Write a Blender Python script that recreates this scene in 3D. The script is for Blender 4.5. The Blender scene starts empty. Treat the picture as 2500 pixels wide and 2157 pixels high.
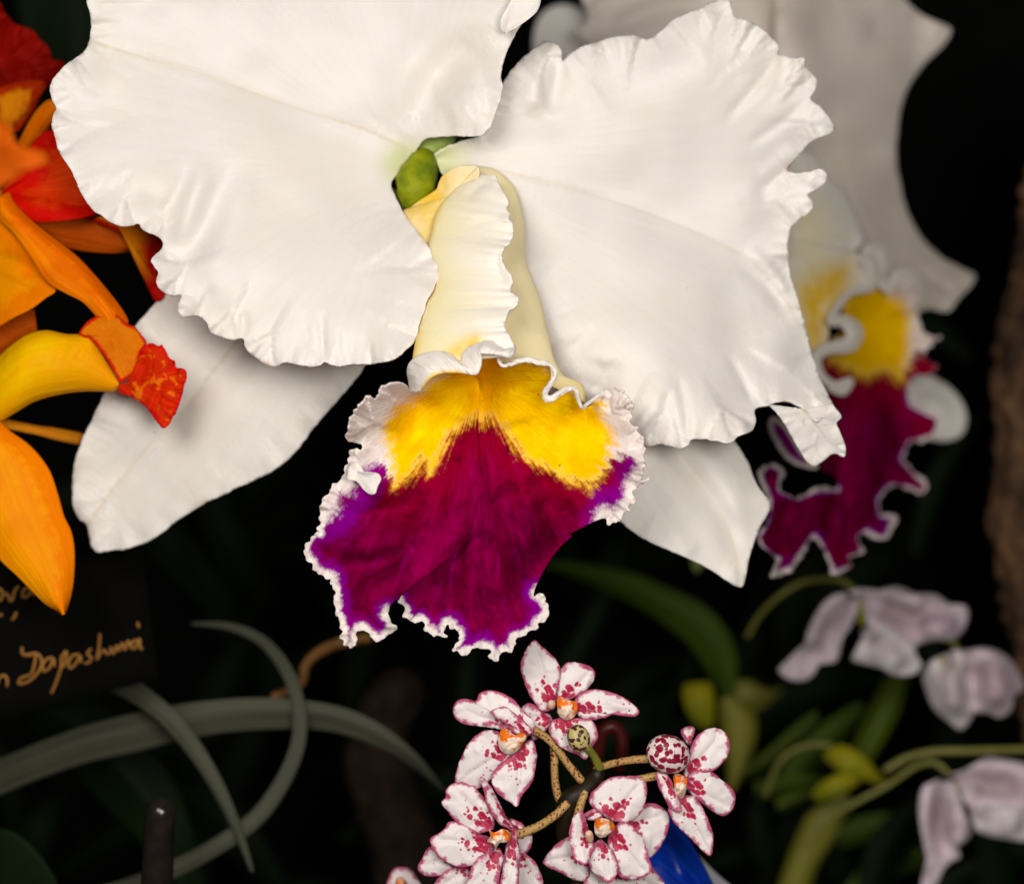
import bpy, math, random
import numpy as np
from mathutils import Vector

# ------------------------------------------------------------------ camera, light, exposure
PX = 8.8e-5            # metres per unit of length used below (one unit = 0.088 mm)
D = 5682.0             # camera to the focused flower, in units (0.5 m)
scene = bpy.context.scene
col = scene.collection

cam_data = bpy.data.cameras.new("camera")
cam_data.sensor_width = 36.0
cam_data.lens = 36.0 * D / 2500.0
cam_data.clip_start = 0.01
cam_data.clip_end = 20.0
cam_data.dof.use_dof = True
cam_data.dof.focus_distance = (D - 90) * PX
cam_data.dof.aperture_fstop = 8.5
cam = bpy.data.objects.new("camera", cam_data)
cam.location = (0, -D * PX, 0)
cam.rotation_euler = (math.radians(90), 0, 0)
col.objects.link(cam)
scene.camera = cam

world = bpy.data.worlds.new("World")
scene.world = world
world.use_nodes = True
world.node_tree.nodes["Background"].inputs[0].default_value = (0.9, 0.85, 0.8, 1)
world.node_tree.nodes["Background"].inputs[1].default_value = 0.02


def area_light(name, loc, target, size, power, colour):
    l = bpy.data.lights.new(name, 'AREA')
    l.shape = 'DISK'
    l.size = size
    l.energy = power
    l.color = colour
    o = bpy.data.objects.new(name, l)
    o.location = loc
    o.rotation_euler = (Vector(target) - Vector(loc)).to_track_quat('-Z', 'Y').to_euler()
    col.objects.link(o)
    return o


area_light("flash_softbox", (-0.13, -0.42, 0.13), (0.0, 0.0, -0.01), 0.18, 1.22, (1.0, 0.94, 0.885))
area_light("camera_flash", (0.075, -0.46, 0.03), (0.01, 0.0, -0.01), 0.12, 1.28, (1.0, 0.94, 0.885))

scene.view_settings.view_transform = 'Standard'
scene.view_settings.look = 'None'
scene.view_settings.exposure = 0.0
scene.view_settings.gamma = 1.0
scene.view_settings.use_curve_mapping = False
scene.render.engine = 'CYCLES'
scene.cycles.use_denoising = True
scene.cycles.max_bounces = 5
scene.cycles.diffuse_bounces = 3
scene.cycles.glossy_bounces = 2
scene.cycles.transparent_max_bounces = 8
scene.cycles.caustics_reflective = False
scene.cycles.caustics_refractive = False

# ------------------------------------------------------------------ measuring helpers
CROPS = {
    'N': (0, 0, 1.0), 'Z': (0, 0, 2500 / 2072),
    'A': (0, 0, 1250 / 2072), 'B': (1000, 0, 1500 / 2072), 'C': (700, 380, 1000 / 2072),
    'D': (700, 820, 1000 / 2072), 'E1': (0, 0, 500 / 1490), 'E2': (0, 500, 500 / 1490),
    'E3': (0, 1000, 500 / 1192), 'E4': (950, 1540, 900 / 2072), 'E5': (1750, 350, 750 / 1219),
    'E6': (1650, 1350, 850 / 1883), 'E7': (0, 1450, 1150 / 2072),
    'F1': (950, 380, 500 / 2072), 'F2': (950, 780, 700 / 2072), 'F3': (720, 1050, 700 / 2072),
}


def T(crop, pts, d=None):
    """Points measured on one survey sheet -> (u, v[, depth]) in the common units; d is a number, a pair (start, end), a list or a function."""
    x0, y0, f = CROPS[crop]
    out = []
    n = len(pts)
    for i, p in enumerate(pts):
        u, v = x0 + p[0] * f, y0 + p[1] * f
        if len(p) > 2:
            dd = p[2]
        elif d is None:
            dd = 0.0
        elif callable(d):
            dd = d(u, v)
        elif isinstance(d, tuple):
            dd = d[0] + (d[1] - d[0]) * i / max(1, n - 1)
        elif isinstance(d, list):
            dd = np.interp(i / max(1, n - 1), np.linspace(0, 1, len(d)), d)
        else:
            dd = d
        out.append((u, v, float(dd)))
    return out


def to_world(P):
    P = np.asarray(P, float)
    s = (D + P[..., 2]) / D
    return np.stack([(P[..., 0] - 1250.0) * s * PX, P[..., 2] * PX, (1078.5 - P[..., 1]) * s * PX], -1)


def spline(pts, n, closed=False, uniform=True):
    """Catmull-Rom through pts, resampled to n points evenly along its length."""
    p = np.asarray(pts, float)
    if closed:
        q = np.vstack([p[-1], p, p[0], p[1]])
    else:
        q = np.vstack([2 * p[0] - p[1], p, 2 * p[-1] - p[-2]])
    segs = []
    t = np.linspace(0, 1, 14, endpoint=False)[:, None]
    for i in range(1, len(q) - 2):
        a, b, c, e = q[i - 1], q[i], q[i + 1], q[i + 2]
        L = np.linalg.norm(c - b) + 1e-9
        m1 = (c - a) * L / (np.linalg.norm(b - a) + L + 1e-9)
        m2 = (e - b) * L / (np.linalg.norm(e - c) + L + 1e-9)
        segs.append((2 * t**3 - 3 * t**2 + 1) * b + (t**3 - 2 * t**2 + t) * m1 + (-2 * t**3 + 3 * t**2) * c + (t**3 - t**2) * m2)
    segs.append(q[-2][None])
    s = np.vstack(segs)
    if not uniform:
        x = np.linspace(0, 1, len(s))
    else:
        x = np.concatenate([[0], np.cumsum(np.linalg.norm(np.diff(s[:, :2], axis=0), axis=1) + 1e-6)])
        x = x / x[-1]
    g = np.linspace(0, 1, n)
    return np.stack([np.interp(g, x, s[:, j]) for j in range(s.shape[1])], -1)


def smooth1(a, k):
    if k < 1:
        return a
    w = np.hanning(2 * k + 3)[1:-1]
    w /= w.sum()
    pad = np.concatenate([np.repeat(a[:1], k, 0), a, np.repeat(a[-1:], k, 0)])
    return np.convolve(pad, w, 'valid')


def vn(x, y, seed=0):
    """Smooth value noise in [-1, 1]."""
    x, y = np.broadcast_arrays(np.asarray(x, float), np.asarray(y, float))
    rs = np.random.RandomState(seed)
    tab = rs.uniform(-1, 1, (64, 64))
    xi, yi = np.floor(x).astype(int), np.floor(y).astype(int)
    fx, fy = x - xi, y - yi
    fx, fy = fx * fx * (3 - 2 * fx), fy * fy * (3 - 2 * fy)
    g = lambda i, j: tab[i % 64, j % 64]
    return (g(xi, yi) * (1 - fx) + g(xi + 1, yi) * fx) * (1 - fy) + (g(xi, yi + 1) * (1 - fx) + g(xi + 1, yi + 1) * fx) * fy


def seg_dist(P, poly, closed=False):
    """Distance of points P (..., 2) to a polyline."""
    P = np.asarray(P)
    sh = P.shape[:-1]
    P = P.reshape(-1, 2)
    a = np.asarray(poly, float)[:, :2]
    b = np.roll(a, -1, 0) if closed else a[1:]
    a = a if closed else a[:-1]
    best = np.full(len(P), 1e9)
    for p, q in zip(a, b):
        e = q - p
        t = np.clip(((P - p) @ e) / (e @ e + 1e-9), 0, 1)
        best = np.minimum(best, np.hypot(P[:, 0] - p[0] - t * e[0], P[:, 1] - p[1] - t * e[1]))
    return best.reshape(sh)


def inside(P, poly):
    P = np.asarray(P)
    sh = P.shape[:-1]
    P = P.reshape(-1, 2)
    a = np.asarray(poly, float)[:, :2]
    b = np.roll(a, -1, 0)
    c = np.zeros(len(P), bool)
    for p, q in zip(a, b):
        cond = (p[1] > P[:, 1]) != (q[1] > P[:, 1])
        x = (q[0] - p[0]) * (P[:, 1] - p[1]) / (q[1] - p[1] + 1e-12) + p[0]
        c ^= cond & (P[:, 0] < x)
    return c.reshape(sh)


def sdf(P, poly):
    """Signed distance to a closed polygon, positive inside."""
    d = seg_dist(P, poly, True)
    return np.where(inside(P, poly), d, -d)


def smoothstep(a, b, x):
    t = np.clip((x - a) / (b - a), 0, 1)
    return t * t * (3 - 2 * t)


# ------------------------------------------------------------------ surfaces
class Patch:
    """A sheet of quads: grid G (rows, cols, 3) in units, with per-point attributes."""
    def __init__(s, G, attrs, wrap=False):
        s.G, s.attrs, s.wrap = G, attrs, wrap

    def mesh(s):
        R, C = s.G.shape[:2]
        idx = np.arange(R * C).reshape(R, C)
        if s.wrap:
            nx = np.roll(idx, -1, 1)
            f = np.stack([idx[:-1], nx[:-1], nx[1:], idx[1:]], -1).reshape(-1, 4)
        else:
            f = np.stack([idx[:-1, :-1], idx[:-1, 1:], idx[1:, 1:], idx[1:, :-1]], -1).reshape(-1, 4)
        return s.G.reshape(-1, 3), f


def add_creases(G, creases):
    for line, width, depth in creases:
        L = spline(line, 40)[:, :2]
        P = G[..., :2].reshape(-1, 2)
        best, at = np.full(len(P), 1e18), np.zeros(len(P))
        for i, q in enumerate(L):
            dd = (P[:, 0] - q[0]) ** 2 + (P[:, 1] - q[1]) ** 2
            m_ = dd < best
            best[m_], at[m_] = dd[m_], i / 39.0
        d = seg_dist(G[..., :2], L)
        at = at.reshape(d.shape)
        taper = np.clip(np.minimum(at, 1 - at) / 0.3, 0, 1)
        taper = taper * taper * (3 - 2 * taper)
        G[..., 2] += depth * taper * np.exp(-(d / width) ** 2)


def fan(base, outline, n=300, m=60, w=0.0, mid=None, bulge=0.0, curve=0.5, lobe=0.0, ruffle=(), wrinkle=(),
        creases=(), jag=0.0, closed=False, seed=1, ctrl=None, power=1.0, lobe_pow=7, relax=5, jag_at=None, swell=0.0, fit=0, overlap=False):
    """Petal whose veins run from its base to a measured margin. base: point or (point, point). bulge < 0: towards the viewer."""
    O = spline(outline, n, closed)
    kl = np.concatenate([[0], np.cumsum(np.linalg.norm(np.diff(O[:, :2], axis=0), axis=1))])
    if jag:
        nrm = np.stack([np.gradient(O[:, 1]), -np.gradient(O[:, 0])], -1)
        nrm /= np.linalg.norm(nrm, axis=1)[:, None] + 1e-9
        O[:, :2] += nrm * (jag * (vn(kl / 14, 0, seed) + 0.6 * vn(kl / 6, 3, seed + 1)))[:, None] * (1.0 if jag_at is None else jag_at[:, None])
    bb = np.asarray(base, float)
    B = np.repeat(bb[None], n, 0) if bb.ndim == 1 else spline(bb, n)
    dist = np.linalg.norm(O[:, :2] - B[:, :2], axis=1)
    dev = dist - smooth1(dist, max(3, n // 14))
    r = (1 - (1 - np.linspace(0, 1, m)[:, None, None]) ** power)
    Cc = B + (O - B) * curve
    if mid is not None:
        mv = np.asarray(mid, float) - B[:, :2]
        mv /= np.linalg.norm(mv, axis=1)[:, None] + 1e-9
        Cc[:, :2] = Cc[:, :2] * (1 - w) + w * (B[:, :2] + mv * dist[:, None] * curve)
    Cc[:, 2] += bulge(np.linspace(0, 1, n)) if callable(bulge) else bulge
    if ctrl is not None:
        Cc = ctrl(Cc, O, B)
    G = B * (1 - r) ** 2 + Cc * 2 * r * (1 - r) + O * r ** 2
    # depth follows the true distance from the base, so notches in the margin do not pleat the whole petal
    ls = smooth1(smooth1(dist, max(3, n // relax)), max(3, n // relax))
    q = np.clip(r[..., 0] * (dist / ls)[None], 0, 1.3)
    G[..., 2] = B[None, :, 2] * (1 - q) ** 2 + Cc[None, :, 2] * 2 * q * (1 - q) + O[None, :, 2] * q ** 2
    rr = r[..., 0] * np.ones((1, n))
    if fit:                                  # one smooth surface through all the rays
        c0 = O[:, :2].mean(0)
        sc = np.abs(O[:, :2] - c0).max()
        X, Y = ((G[..., 0] - c0[0]) / sc).ravel(), ((G[..., 1] - c0[1]) / sc).ravel()
        bd = np.hypot(G[..., 0] - B[:, 0].mean(), G[..., 1] - B[:, 1].mean()).ravel()
        cols = [X ** a * Y ** b for a in range(fit + 1) for b in range(fit + 1 - a)] + [np.exp(-bd / 70), np.exp(-bd / 200)]
        Am = np.stack(cols, -1)
        wgt = (0.15 + rr.ravel())[:, None]
        AtA = (Am * wgt).T @ Am + np.eye(Am.shape[1]) * 1e-3 * len(bd) * 0.01
        co = np.linalg.solve(AtA, (Am * wgt).T @ G[..., 2].ravel())
        G[..., 2] = (Am @ co).reshape(m, n)
    # nearest point of the margin: ruffles fade inwards from it
    st = max(1, n // 260)
    Os = O[::st]
    P2 = G[..., :2].reshape(-1, 2)
    idx = np.empty(len(P2), int)
    ed = np.empty(len(P2))
    for a in range(0, len(P2), 20000):
        dd = (P2[a:a + 20000, None, 0] - Os[None, :, 0]) ** 2 + (P2[a:a + 20000, None, 1] - Os[None, :, 1]) ** 2
        k_ = dd.argmin(1)
        idx[a:a + 20000] = k_
        ed[a:a + 20000] = np.sqrt(dd[np.arange(len(k_)), k_])
    idx, ed = idx.reshape(m, n), ed.reshape(m, n)
    span = dist.mean()
    K = kl[::st][idx] if not overlap else kl[None] * np.ones((m, 1))
    if overlap:
        ed = np.linalg.norm(G[..., :2] - O[None, :, :2], axis=-1)
    dv = dev[::st][idx] if not overlap else dev[None] * np.ones((m, 1))
    G[..., 2] -= lobe * dv * np.exp(-(ed / (1.3 * span / lobe_pow)) ** 2) * smoothstep(0, 0.3, rr)
    for lam, amp, pw in ruffle:
        wt = np.exp(-(ed / (1.3 * span / pw)) ** 2) * smoothstep(0, 0.3, rr)
        ph = vn(K / (lam * 2.2), 1.7, seed + 5) * 4.5
        G[..., 2] += amp * wt * np.sin(2 * np.pi * K / lam + ph) * (0.6 + 0.6 * vn(K / lam / 1.7, 9, seed + 8))
    for lam, amp, pw in wrinkle:
        wt = np.exp(-(ed / (1.3 * span / pw)) ** 2) * smoothstep(0, 0.3, rr)
        G[..., 2] += amp * wt * vn(K / lam * 1.6, ed / span * 3.0, seed + 11)
    if swell:
        G[..., 2] += swell * smoothstep(0, 0.3, rr) * (vn(G[..., 0] / 230 + 7, G[..., 1] / 230, seed + 21) + 0.4 * vn(G[..., 0] / 90, G[..., 1] / 90 + 3, seed + 22))
    add_creases(G, creases)
    edge = np.linalg.norm(G[..., :2] - O[None, :, :2], axis=-1) if overlap else ed
    md = O[n // 2, :2] - B[:, :2].mean(0)
    v0 = G[..., :2] - B[:, :2].mean(0) if not overlap else O[None, :, :2] - B[None, :, :2] + 0 * G[..., :2]
    ang = np.arctan2(v0[..., 1] * md[0] - v0[..., 0] * md[1], v0[..., 0] * md[0] + v0[..., 1] * md[1])
    return Patch(G, {'edge': edge, 'rad': rr, 'kp': ang * 10.0})


class Tri(Patch):
    def __init__(s, V, F, attrs):
        s.G, s.F, s.attrs = V, F, attrs

    def mesh(s):
        return s.G, s.F


def surface_fit(base, rays, fit, bulge, curve, relax=5):
    """Smooth depth field for a petal: through its base and its margin, bulged between them."""
    f = fan(base, rays, n=240, m=26, bulge=bulge, curve=curve, relax=relax)
    G = f.G
    c0 = G[-1, :, :2].mean(0)
    sc = np.abs(G[-1, :, :2] - c0).max()
    b0 = np.asarray(base, float).reshape(-1, 3)[:, :2].mean(0)

    def cols(P):
        X, Y = (P[:, 0] - c0[0]) / sc, (P[:, 1] - c0[1]) / sc
        bd = np.hypot(P[:, 0] - b0[0], P[:, 1] - b0[1])
        return np.stack([X ** a * Y ** b for a in range(fit + 1) for b in range(fit + 1 - a)] + [np.exp(-bd / 70), np.exp(-bd / 200)], -1)

    P = G[..., :2].reshape(-1, 2)
    A = cols(P)
    w = (0.15 + f.attrs['rad'].ravel())[:, None]
    co = np.linalg.solve((A * w).T @ A + np.eye(A.shape[1]) * 1e-5 * len(P), (A * w).T @ G[..., 2].ravel())
    return lambda Q: cols(Q) @ co


def sheet(base, outline, depth, step=10.0, fine=6.0, band=70.0, jag=1.0, lobe=0.0, ruffle=(), wrinkle=(), swell=0.0, creases=(), seed=1, free=None, lines=(), teeth=0.0):
    """Petal of any outline, meshed evenly. depth(points) gives its form; ruffles fade inwards from the free margin.
    free: how much of the outline (a weight for each point of it) is free margin."""
    pl = np.asarray(outline, float)
    L = np.linalg.norm(np.diff(np.vstack([pl, pl[:1]])[:, :2], axis=0), axis=1).sum()
    n = int(L / fine)
    O = spline(np.vstack([pl, pl[:1]])[:, :2], n + 1)[:-1]
    kl = np.linspace(0, L, n, endpoint=False)
    fw = np.ones(n) if free is None else np.interp(np.linspace(0, 1, n), np.linspace(0, 1, len(free)), free)
    nrm = np.stack([np.roll(O[:, 1], -1) - np.roll(O[:, 1], 1), np.roll(O[:, 0], 1) - np.roll(O[:, 0], -1)], -1)
    nrm /= np.linalg.norm(nrm, axis=1)[:, None] + 1e-9
    O = O + nrm * (jag * fw * (vn(kl / 14, 0, seed) + 0.6 * vn(kl / 6, 3, seed + 1) + teeth * vn(kl / 9, 5, seed + 2)))[:, None]
    lo, hi = O.min(0), O.max(0)
    rs = np.random.RandomState(seed)

    def grid(sp):
        gx, gy = np.meshgrid(np.arange(lo[0], hi[0], sp), np.arange(lo[1], hi[1], sp * 0.87))
        gx[1::2] += sp / 2
        g = np.stack([gx.ravel(), gy.ravel()], -1) + rs.uniform(-0.12, 0.12, (gx.size, 2)) * sp
        g = g[inside(g, O)]
        e = np.full(len(g), 1e9)
        for a in range(0, len(g), 8000):
            dd = (g[a:a + 8000, None, 0] - O[None, ::2, 0]) ** 2 + (g[a:a + 8000, None, 1] - O[None, ::2, 1]) ** 2
            e[a:a + 8000] = np.sqrt(dd.min(1))
        return g, e

    g1, e1 = grid(step)
    g2, e2 = grid(fine)
    pts = np.vstack([O, g1[e1 > band], g2[(e2 <= band) & (e2 > fine * 0.55)]])
    for ln in lines:                        # extra points along a vein so that it stays a clean line
        q = spline(ln, max(8, int(np.linalg.norm(np.diff(np.array(ln)[:, :2], axis=0), axis=1).sum() / 6)))[:, :2]
        t_ = np.gradient(q, axis=0)
        t_ /= np.linalg.norm(t_, axis=1)[:, None] + 1e-9
        keep = np.ones(len(pts), bool)
        keep[n:] = seg_dist(pts[n:], q) > 11
        pts = pts[keep]
        for o_ in (-7.0, 0, 7.0):
            w_ = q + np.stack([-t_[:, 1], t_[:, 0]], -1) * o_
            pts = np.vstack([pts, w_[inside(w_, O) & (seg_dist(w_, O[::2], True) > 6)]])
    from mathutils.geometry import delaunay_2d_cdt
    vs, _, fs, _, _, _ = delaunay_2d_cdt([Vector((float(x), float(y))) for x, y in pts], [], [list(range(n))], 1, 1e-4, False)
    V2 = np.array([(v[0], v[1]) for v in vs])
    F = np.array([list(f) for f in fs], int)
    F = F[inside(V2[F].mean(1), O)]
    a, b, c = V2[F[:, 0]], V2[F[:, 1]], V2[F[:, 2]]
    flip = ((b - a)[:, 0] * (c - a)[:, 1] - (b - a)[:, 1] * (c - a)[:, 0]) < 0
    F[flip] = F[flip][:, ::-1]
    idx, ed = np.empty(len(V2), int), np.empty(len(V2))
    for a in range(0, len(V2), 8000):
        dd = (V2[a:a + 8000, None, 0] - O[None, :, 0]) ** 2 + (V2[a:a + 8000, None, 1] - O[None, :, 1]) ** 2
        k_ = dd.argmin(1)
        idx[a:a + 8000], ed[a:a + 8000] = k_, np.sqrt(dd[np.arange(len(k_)), k_])
    z = depth(V2)
    b0 = np.asarray(base, float).reshape(-1, 3)[:, :2].mean(0)
    bd = np.hypot(V2[:, 0] - b0[0], V2[:, 1] - b0[1])
    away = smoothstep(30, 160, bd) * fw[idx]
    K = kl[idx]
    dist = np.hypot(O[:, 0] - b0[0], O[:, 1] - b0[1])
    dev = dist - smooth1(dist, max(3, n // 14))
    z = z - lobe * dev[idx] * np.exp(-(ed / 70) ** 2) * away
    for lam, amp, wd in ruffle:
        live = smoothstep(-0.5, 0.6, vn(K / (lam * 5), 4.4, seed + 31))
        z = z + amp * live * away * np.exp(-(ed / wd) ** 2) * np.sin(2 * np.pi * K / lam + 5 * vn(K / (lam * 2), 1.7, seed + 5)) * (0.6 + 0.6 * vn(K / lam / 1.7, 9, seed + 8))
    for lam, amp, wd in wrinkle:
        z = z + amp * away * np.exp(-(ed / wd) ** 2) * vn(K / lam * 1.6, ed / 120.0, seed + 11)
    if swell:
        z = z + swell * smoothstep(40, 200, bd) * (vn(V2[:, 0] / 230 + 7, V2[:, 1] / 230, seed + 21) + 0.4 * vn(V2[:, 0] / 90, V2[:, 1] / 90 + 3, seed + 22))
    G = np.concatenate([V2, z[:, None]], 1)
    add_creases(G, creases)
    md = O.mean(0) - b0
    v0 = V2 - b0
    ang = np.arctan2(v0[:, 1] * md[0] - v0[:, 0] * md[1], v0[:, 0] * md[0] + v0[:, 1] * md[1])
    return Tri(G, F, {'edge': np.where(fw[idx] > 0.3, ed, 60.0), 'rad': bd / np.percentile(bd, 98), 'kp': ang * 10.0})


def loft(A, Bc, n=120, m=40, prof=None, d_bulge=0.0, shape='round', ruffle=(), seed=2, creases=(), edges='ends', jag=0.0):
    """Sheet between two measured curves; shape: how it bulges (towards the viewer when d_bulge < 0) between them."""
    A, Bc = spline(A, n), spline(Bc, n)
    if jag:
        q_ = np.arange(n) * 1.0
        Bc[:, 0] += jag * (vn(q_ / 3.1, 0, seed + 3) + 0.7 * vn(q_ / 1.3, 2, seed + 4))
    s = np.linspace(0, 1, m)[None, :, None]
    G = A[:, None] * (1 - s) + Bc[:, None] * s
    ss = s[0, :, 0]
    f = {'round': np.sqrt(np.clip(1 - (2 * ss - 1) ** 2, 0, 1)), 'left': np.sqrt(np.clip(1 - (1 - ss) ** 2, 0, 1)),
         'right': np.sqrt(np.clip(1 - ss ** 2, 0, 1)), 'soft': np.sin(np.pi * ss), 'fold': 1 - np.abs(2 * ss - 1),
         'flat': 0 * ss}[shape]
    if shape in ('round', 'left', 'right'):      # even spacing round the bend
        th = {'round': (1 - np.cos(np.pi * ss)) / 2, 'left': 1 - np.cos(np.pi / 2 * ss), 'right': np.sin(np.pi / 2 * ss)}[shape]
        G = A[:, None] * (1 - th[None, :, None]) + Bc[:, None] * th[None, :, None]
        f = {'round': np.sin(np.pi * ss), 'left': np.sin(np.pi / 2 * ss), 'right': np.cos(np.pi / 2 * ss)}[shape]
    t = np.linspace(0, 1, n)
    db = np.interp(t, np.linspace(0, 1, len(d_bulge)), d_bulge) if isinstance(d_bulge, (list, tuple)) else d_bulge * np.ones(n)
    G[..., 2] += db[:, None] * f[None]
    tt = t[:, None] * np.ones((1, m))
    sg = ss[None] * np.ones((n, 1))
    kl = np.concatenate([[0], np.cumsum(np.linalg.norm(np.diff((A + Bc)[:, :2] / 2, axis=0), axis=1))])[:, None] * np.ones((1, m))
    for lam, amp, side, pw in ruffle:
        e = sg if side == 'right' else (1 - sg if side == 'left' else np.abs(2 * sg - 1))
        G[..., 2] += amp * e ** pw * np.sin(2 * np.pi * kl / lam + 4 * vn(kl / lam / 2, 0.5, seed)) * (0.7 + 0.4 * vn(kl / lam, 2, seed + 1))
    add_creases(G, creases)
    wid = np.linalg.norm(A[:, :2] - Bc[:, :2], axis=1)[:, None]
    return Patch(G, {'edge': np.minimum(sg, 1 - sg) * wid if edges == 'both' else (1 - sg) * wid, 'rad': tt, 'kp': sg * 3})


def tube(path, rad, n=60, m=14, seed=0, rough=0.0, flat=1.0, cap=True):
    """Round tube along a 3D path (units); rad: number or list along the path."""
    P = spline(path, n)
    s = (D + P[:, 2]) / D
    Wd = np.stack([(P[:, 0] - 1250) * s, P[:, 2], (1078.5 - P[:, 1]) * s], -1)      # units, undistorted
    t = np.gradient(Wd, axis=0)
    t /= np.linalg.norm(t, axis=1)[:, None] + 1e-9
    ref = np.array([0, 1.0, 0]) if abs(t[:, 1]).max() < 0.9 else np.array([0.9, 0.1, 0.4])
    a = np.cross(t, ref)
    a /= np.linalg.norm(a, axis=1)[:, None] + 1e-9
    b = np.cross(t, a)
    g = np.linspace(0, 1, n)
    R = np.interp(g, np.linspace(0, 1, len(rad)), rad) if isinstance(rad, (list, tuple)) else rad * np.ones(n)
    if cap:
        L = np.concatenate([[0], np.cumsum(np.linalg.norm(np.diff(Wd, axis=0), axis=1))])
        e = np.minimum(L, L[-1] - L)
        R = R * np.sqrt(np.clip(1 - (1 - np.clip(e / (R + 1e-6), 0, 1)) ** 2, 0.0, 1))
    ph = np.linspace(0, 2 * np.pi, m, endpoint=False)
    R2 = R[:, None] * np.ones((1, m))
    if rough:
        R2 = R2 * (1 + rough * vn(g[:, None] * n / 5, ph[None] * m / 12, seed))
    V = Wd[:, None] + R2[..., None] * (a[:, None] * np.cos(ph)[None, :, None] + flat * b[:, None] * np.sin(ph)[None, :, None])
    d = V[..., 1]
    s = (D + d) / D
    G = np.stack([V[..., 0] / s + 1250, 1078.5 - V[..., 2] / s, d], -1)
    return Patch(G, {'edge': 50 + 0 * d, 'rad': g[:, None] * np.ones((1, m)), 'kp': ph[None] * np.ones((n, 1))}, wrap=True)


def ribbon(path, widths, n=90, m=13, fold=0.0, twist=0.0):
    """Strap leaf along a measured centre line."""
    P = spline(path, n)
    t = np.gradient(P[:, :2], axis=0)
    t /= np.linalg.norm(t, axis=1)[:, None] + 1e-9
    nr = np.stack([-t[:, 1], t[:, 0]], -1)
    g = np.linspace(0, 1, n)
    w = np.interp(g, np.linspace(0, 1, len(widths)), widths)
    s = np.linspace(-1, 1, m)
    G = np.repeat(P[:, None], m, 1)
    G[..., :2] += nr[:, None] * (s[None, :, None] * w[:, None, None] * 0.5)
    G[..., 2] += fold * w[:, None] * np.abs(s)[None] + twist * w[:, None] * s[None]
    return Patch(G, {'edge': (1 - np.abs(s))[None] * w[:, None] * 0.5, 'rad': g[:, None] * np.ones((1, m)), 'kp': s[None] * 2 * np.ones((n, 1))})


# ------------------------------------------------------------------ objects
def tag(o, label=None, cat=None, group=None, kind=None):
    for k, v in (('label', label), ('category', cat), ('group', group), ('kind', kind)):
        if v:
            o[k] = v
    return o


def thing(name, base, label, cat, group=None):
    """An Empty at the thing's base (u, v, depth) that parents its parts."""
    o = bpy.data.objects.new(name, None)
    o.empty_display_size = 0.01
    o.location = to_world(np.array(base, float))
    col.objects.link(o)
    tag(o, label, cat, group)
    return o


def build(name, patches, mat, parent=None, thick=0.0, label=None):
    if not isinstance(patches, (list, tuple)):
        patches = [patches]
    vs, fs, off = [], [], 0
    keys = sorted({k for p in patches for k in p.attrs})
    at = {k: [] for k in keys}
    for p in patches:
        v, f = p.mesh()
        vs.append(to_world(v))
        fs.append(f + off)
        off += len(v)
        for k in keys:
            a = p.attrs.get(k)
            at[k].append(np.zeros(len(v)) if a is None else np.broadcast_to(a, p.G.shape[:-1]).reshape(-1))
    V = np.vstack(vs)
    loops = np.concatenate([f.ravel() for f in fs])
    sizes = np.concatenate([np.full(len(f), f.shape[1]) for f in fs])
    org = np.zeros(3)
    root = parent
    while root is not None:
        org = org + np.array(root.location)
        root = root.parent
    loc = V.mean(0)
    V = V - loc
    me = bpy.data.meshes.new(name)
    me.vertices.add(len(V))
    me.vertices.foreach_set('co', V.astype(np.float32).ravel())
    me.loops.add(len(loops))
    me.loops.foreach_set('vertex_index', loops.astype(np.int32))
    me.polygons.add(len(sizes))
    me.polygons.foreach_set('loop_start', np.concatenate([[0], np.cumsum(sizes)[:-1]]).astype(np.int32))
    me.polygons.foreach_set('use_smooth', np.ones(len(sizes), bool))
    me.update(calc_edges=True)
    me.validate()
    for k in keys:
        a = me.attributes.new(k, 'FLOAT', 'POINT')
        a.data.foreach_set('value', np.concatenate(at[k]).astype(np.float32))
    me.materials.append(mat)
    o = bpy.data.objects.new(name, me)
    col.objects.link(o)
    if parent is not None:
        o.parent = parent
    o.location = loc - org
    if thick:
        md = o.modifiers.new('thickness', 'SOLIDIFY')
        md.thickness = thick * PX
        md.offset = 0.0
        md.use_rim = True
    if label:
        o['label'] = label
    return o

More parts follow.
